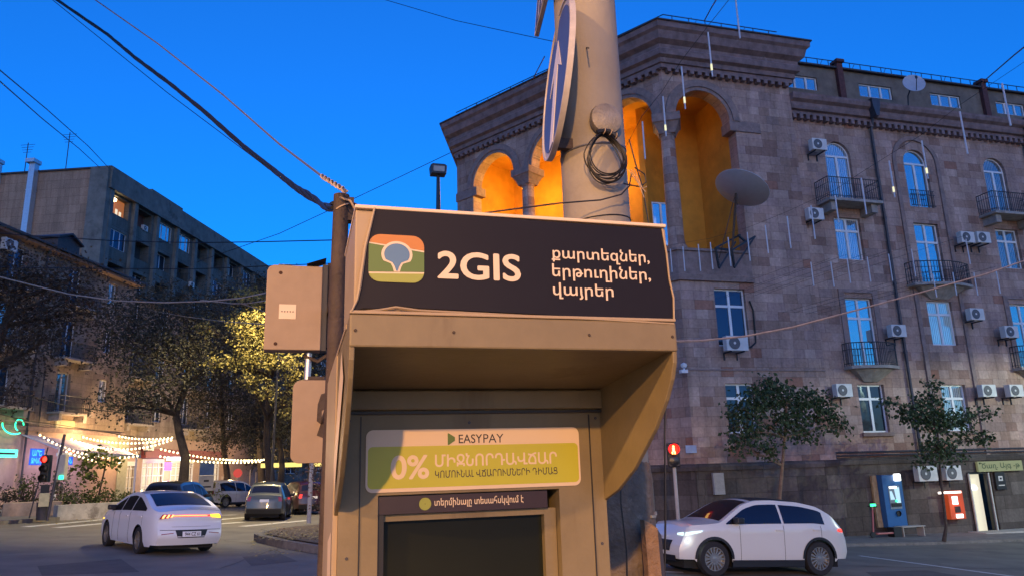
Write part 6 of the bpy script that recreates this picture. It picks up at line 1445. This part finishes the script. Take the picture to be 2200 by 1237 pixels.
lamp('headlight_beam', (8.1, 15.2, .1), .5, (.85, 1, 1), .1)
# traffic on the left-hand street
CUV = [(-2.25, 1.05), (-2.15, 1.2), (-1.95, 1.55), (-1.5, 1.64), (-.6, 1.68), (.2, 1.65), (.6, 1.5), (1.1, 1.15), (1.6, 1.06), (2.05, .95), (2.25, .8)]
CB = [(-2.25, 1.0), (0, 1.0), (1.0, .97), (2.25, .8)]
RS = [(.2, -.1), (.5, 0), (.9, -.03), (1.1, -.06), (1.5, -.12)]
def suv(label, pm, x, y, rz, lights=m_redg, grp='cars on the left street'):
    k = Car(label, 4.5, 1.82, CUV, CB, 1.4, -1.3, .35, pm, (0, 0, 0), 0, (-1.75, 1.0), (-1.6, .2), (.35, 1.08), (-2.16, -1.98), RS, sill=.28, pillar=[-.5, .3], name='sport_utility_car', cladding=True, spokes=5, tum=.24, group=grp, dlo_top=.1)
    pose(k.t, (x, y), rz, 1, 1)
    k.patch('tail_light', [((-.99, .85), (-.8, .85), (-.78, 1.04), (-.97, 1.04))], lights); k.patch('tail_light', [((.99, .85), (.8, .85), (.78, 1.04), (.97, 1.04))], lights); k.patch('number_plate', [((-.26, .82), (.26, .82), (.26, .94), (-.26, .94))], m_white, off=.012)
    k.patch('bumper', [((-.97, .3), (.97, .3), (.97, .52), (-.97, .52))], m_black); 
    # rear window lies on the steep tailgate
    return k
p = atD(556, 1095, 36.5)
k1 = suv('dark grey sport utility car seen from behind beside the soil island', m_cg, p.x + .5, 38.8, radians(90 - 4))
p = atD(478, 1080, 51)
k2 = suv('white sport utility car pointing right beyond the sedan roof', m_cs, -4.2, 54.2, radians(90 - 42))
p = atD(612, 1095, 41)
k3 = suv('dark red car with glowing brake lights half hidden by the grey car', m_cr, .25, 44.2, radians(90 + 14), m_tail)
k4 = suv('black sport utility car just behind the white sedan', m_ck, -4.95, 36.2, radians(90 - 12))
# ------------------------------------------------------------------ overhead cables
def wire(label, pts, r, mt=m_cable, n=5, sub=None):
    o = MB().tube(pts, r, n).build('overhead_wire', mt); return tag(o, label, 'cable', 'overhead wires')
def pxl(pts, d0, d1):
    n = len(pts); return [atD(x, y, d0 + (d1 - d0) * k / (n - 1)) for k, (x, y) in enumerate(pts)]
random.seed(4)
path = pxl([(-60, -110), (120, 0), (230, 75), (290, 125), (365, 180), (440, 240), (520, 310), (590, 365), (640, 405), (690, 432), (720, 445)], 9, 2.75)
t = thing('cable_bundle', 'thick bundle of black cables running from the top left to the brown post', 'cable', path[-1])
for q in range(6):
    pts = []; N = 70; ph = q * 1.05
    for k in range(N + 1):
        u = k / N * (len(path) - 1); i = min(int(u), len(path) - 2); a_ = path[i].lerp(path[i + 1], u - i); rr = .011 + .008 * sin(k * .5 + q) * (1 if k < 58 else 1.2); 
        fan = max(0, (k - 56) / 14) * .045 * (q - 2.5) / 2.5 * sin(pi * min(1, (k - 56) / 14)) if k > 56 else 0
        pts.append(a_ - path[-1] + Vector((0, 0, 1)) * (rr * sin(ph + k * .42) - abs(fan)) + Vector((.6, -.2, 0)) * rr * cos(ph + k * .42))
    MB().tube(pts, .0075, 5).build('strand', m_cable, t)
wire('taut steel cable tied with rope to the brown post top', pxl([(190, -10), (340, 95), (480, 205), (600, 310), (690, 378), (742, 410)], 7, 2.55), .006, m_steel)
tw = MB(); sp = pxl([(690, 378), (742, 410)], 2.9, 2.55)
tw.tube([sp[0].lerp(sp[1], k / 40) + Vector((cos(k * 1.1), 0, sin(k * 1.1))) * .008 for k in range(41)], .0035, 4)
tag(tw.build('rope', m_rope), 'twisted tan rope around the end of the steel cable', 'rope')
wire('thin wire parallel to and below the cable bundle', pxl([(40, -60), (100, -10), (360, 200), (560, 350), (680, 430), (738, 470)], 14, 2.72), [.006, .006, .005, .004, .003, .0025])
wire('thin wire from the left edge to the concrete block roof, upper', pxl([(-20, 135), (100, 235), (190, 315), (238, 366)], 30, 68), .03)
wire('thin wire from the left edge to the concrete block roof, lower', pxl([(-20, 158), (90, 255), (170, 320), (218, 364)], 30, 68), .03)
wire('dark wire crossing level in front of the concrete block', pxl([(-120, 492), (70, 507), (250, 518), (420, 522), (560, 520), (720, 516)], 26, 20) + [atD(940, 524, 24.4)], .016)
wire('dark wire crossing level below the roof line of the old building', pxl([(-150, 572), (200, 577), (420, 578), (590, 571)], 24, 22) + [atD(940, 556, 24.4)], .014)
wire('pale sagging wire across the left trees', pxl([(-20, 590), (60, 610), (150, 632), (250, 646), (350, 650), (450, 647), (520, 640), (575, 628)], 18, 16) + [atD(940, 575, 24.4)], .016, m_beigewire)
wire('pale wire joining the sagging wire near the metal box', pxl([(430, 644), (500, 652), (530, 652), (575, 645)], 17, 16) + [atD(940, 600, 24.4)], .012, m_beigewire)
wire('pale wire slanting down to the metal box', pxl([(520, 652), (575, 672)], 16.6, 17) + [atD(940, 650, 24.4)], .012, m_beigewire)
wire('pale wire low behind the metal box', pxl([(300, 662), (400, 680), (480, 690), (575, 697)], 44, 17) + [atD(940, 660, 24.4)], .012, m_beigewire)
wire('dark wire drooping in front of the left building', pxl([(-20, 835), (60, 850), (150, 873), (210, 880), (320, 892)], 30, 34), .02)
wire('second dark wire drooping above the terrace bulbs', pxl([(-20, 885), (60, 903), (130, 912), (210, 925), (290, 938)], 30, 36), .016)
wire('pale lit conduit wire above the terrace', pxl([(-10, 900), (60, 906), (130, 917), (260, 930)], 36, 44), .03, m_beigewire)
wire('faint wire rising behind the brown post up to the tower', pxl([(400, 572), (455, 552), (600, 502), (712, 450), (860, 380), (990, 318)], 85, 42), [.035, .032, .03, .026, .022, .02])
wire('faint wire high in the sky left of the pole', pxl([(700, -40), (810, -5), (980, 45), (1180, 88), (1265, 104)], 34, 3.3), [.014, .012, .009, .006, .003])
wire('pale brown cable sagging in front of the stone facade', pxl([(1440, 733), (1500, 732), (1600, 722), (1700, 703), (1850, 663), (2000, 622), (2120, 588), (2215, 555)], 5.5, 9), .0085, m_beigewire)
wire('wire rising from the tower roof into the sky', pxl([(1513, 46), (1528, 18), (1545, -10)], 25, 20), .02)
wire('wire from the roof edge up to the right corner', pxl([(2108, 180), (2143, 150), (2180, 118), (2215, 90)], 25, 16), .018)
wire('wire in the left gap between round sign and loggia roof', pxl([(1145, 170), (1158, 145), (1170, 122)], 30, 25), .02)
# hanging light tubes (each its own thing)
m_tube = mat('pale_light_tube', (.62, .6, .62), .35, var=.05); m_tip = emit('glowing_tube_tip', (1, .95, .55), .11)
tubes_top = [(1580, -4, 1591, 93), (1521, 70, 1531, 175), (1464, 144, 1474, 243), (1424, 208, 1430, 300), (1380, 262, 1387, 348)]
tubes_row = [(2153, 180, 2176, 276), (2062, 240, 2081, 336), (1980, 303, 1999, 388), (1910, 346, 1927, 427), (1850, 383, 1864, 464), (1794, 420, 1805, 480), (1742, 442, 1754, 516), (1691, 465, 1703, 535), (1644, 484, 1652, 546), (1605, 499, 1614, 562), (1564, 510, 1574, 573), (1526, 521, 1534, 580), (1500, 525, 1505, 584), (1467, 530, 1472, 584), (1440, 535, 1445, 586)]
tubes_low = [(1742, 563, 1750, 615), (1785, 563, 1792, 617), (1820, 555, 1828, 609), (1863, 552, 1872, 606), (1909, 546, 1921, 604), (1958, 535, 1973, 594), (2004, 588, 2012, 639), (2047, 585, 2057, 635), (2075, 514, 2088, 568), (2092, 585, 2099, 635), (2140, 581, 2152, 630)]
def tubes(lst, label, wl, depth=None, lit=()):
    pts = []
    for i, (x0, y0, x1, y1) in enumerate(lst):
        d = depth[0] + (depth[1] - depth[0]) * i / (len(lst) - 1); a = atD(x0, y0, d); b = atD(x1, y1, d); h = (a - b).length; pts.append(a + Vector((0, 0, .12)))
        b = a - Vector((0, 0, h))
        t = thing('light_tube', label + (' with its tip glowing' if i in lit else ''), 'light tube', a, 0, 'hanging light tubes')
        MB().tube([(0, 0, 0), (0, 0, -h * (.72 if i in lit else 1))], .016, 7).build('tube', m_tube, t)
        if i in lit: MB().tube([(0, 0, -h * .72), (0, 0, -h * .86)], .02, 7).build('glowing_tip', m_tip, t); MB().tube([(0, 0, -h * .86), (0, 0, -h)], .014, 7).build('tube_end', m_tube, t)
    return pts
p = tubes(tubes_top, 'pale light tube hanging in the row over the loggia arches', '', (14, 15), (1, 2, 3))
wire('thin wire carrying the tubes over the loggia', [p[0] + (p[0] - p[1])] + p + [atD(1345, 315, 15.5), atD(1300, 372, 3.3)], .006)
p = tubes(tubes_row, 'pale light tube hanging in the long row across the stone facade', '', (13.5, 24), (2, 3))
wire('thin wire carrying the long row of tubes', [p[0] + (p[0] - p[1]) * 3] + p + [onY(1425, 528, 25.6)], .004)
p = tubes(tubes_low, 'pale light tube hanging low in the middle of the stone facade', '', (23.5, 23), ())
for i_, q in enumerate(p): wire('thin thread holding a low light tube to the facade', [q, q + Vector((0, .6 if False else max(.1, 25.9 - q.y), .25))], .004)
# ------------------------------------------------------------------ street lamps behind the viewpoint that light the kiosk
m_lampw = emit('sodium_lamp_glass', (1, .6, .22), 14)
def viewer_lamp(label, x, y, h, e, col):
    z = gz(x, y); t = thing('street_lamp', label, 'street lamp', (x, y, z))
    MB().tube([(0, -.6, 0), (0, -.6, h), (0, -.3, h + .5), (0, .1, h + .55)], [.08, .06, .05, .05], 8).build('pole', m_sgrey, t)
    MB().box(-.16, .16, -.1, .5, h + .5, h + .62).build('lamp_head', m_sgrey, t); MB().lathe([(.001, -.05), (.1, -.03), (.13, .0)], 12, 0, Matrix.Translation((0, .2, h + .49))).build('lamp_glass', m_lampw, t)
    l = lamp('street_lamp_light', (x, y + .25, z + h + .35), e, col, .16, None, 'SPOT'); l.data.spot_size = radians(172); l.data.spot_blend = .12; l.rotation_euler = (radians(3), 0, 0)
viewer_lamp('street lamp across the road behind the viewpoint', -5.0, -13.1, 6.2, 1300, (1, .5, .14))
viewer_lamp('second street lamp left of the one behind the viewpoint', -12.3, -6.6, 6.4, 950, (1, .52, .16))
viewer_lamp('street lamp on the right beyond the frame', 34, 13.5, 8.0, 520, (.86, 1, .74))
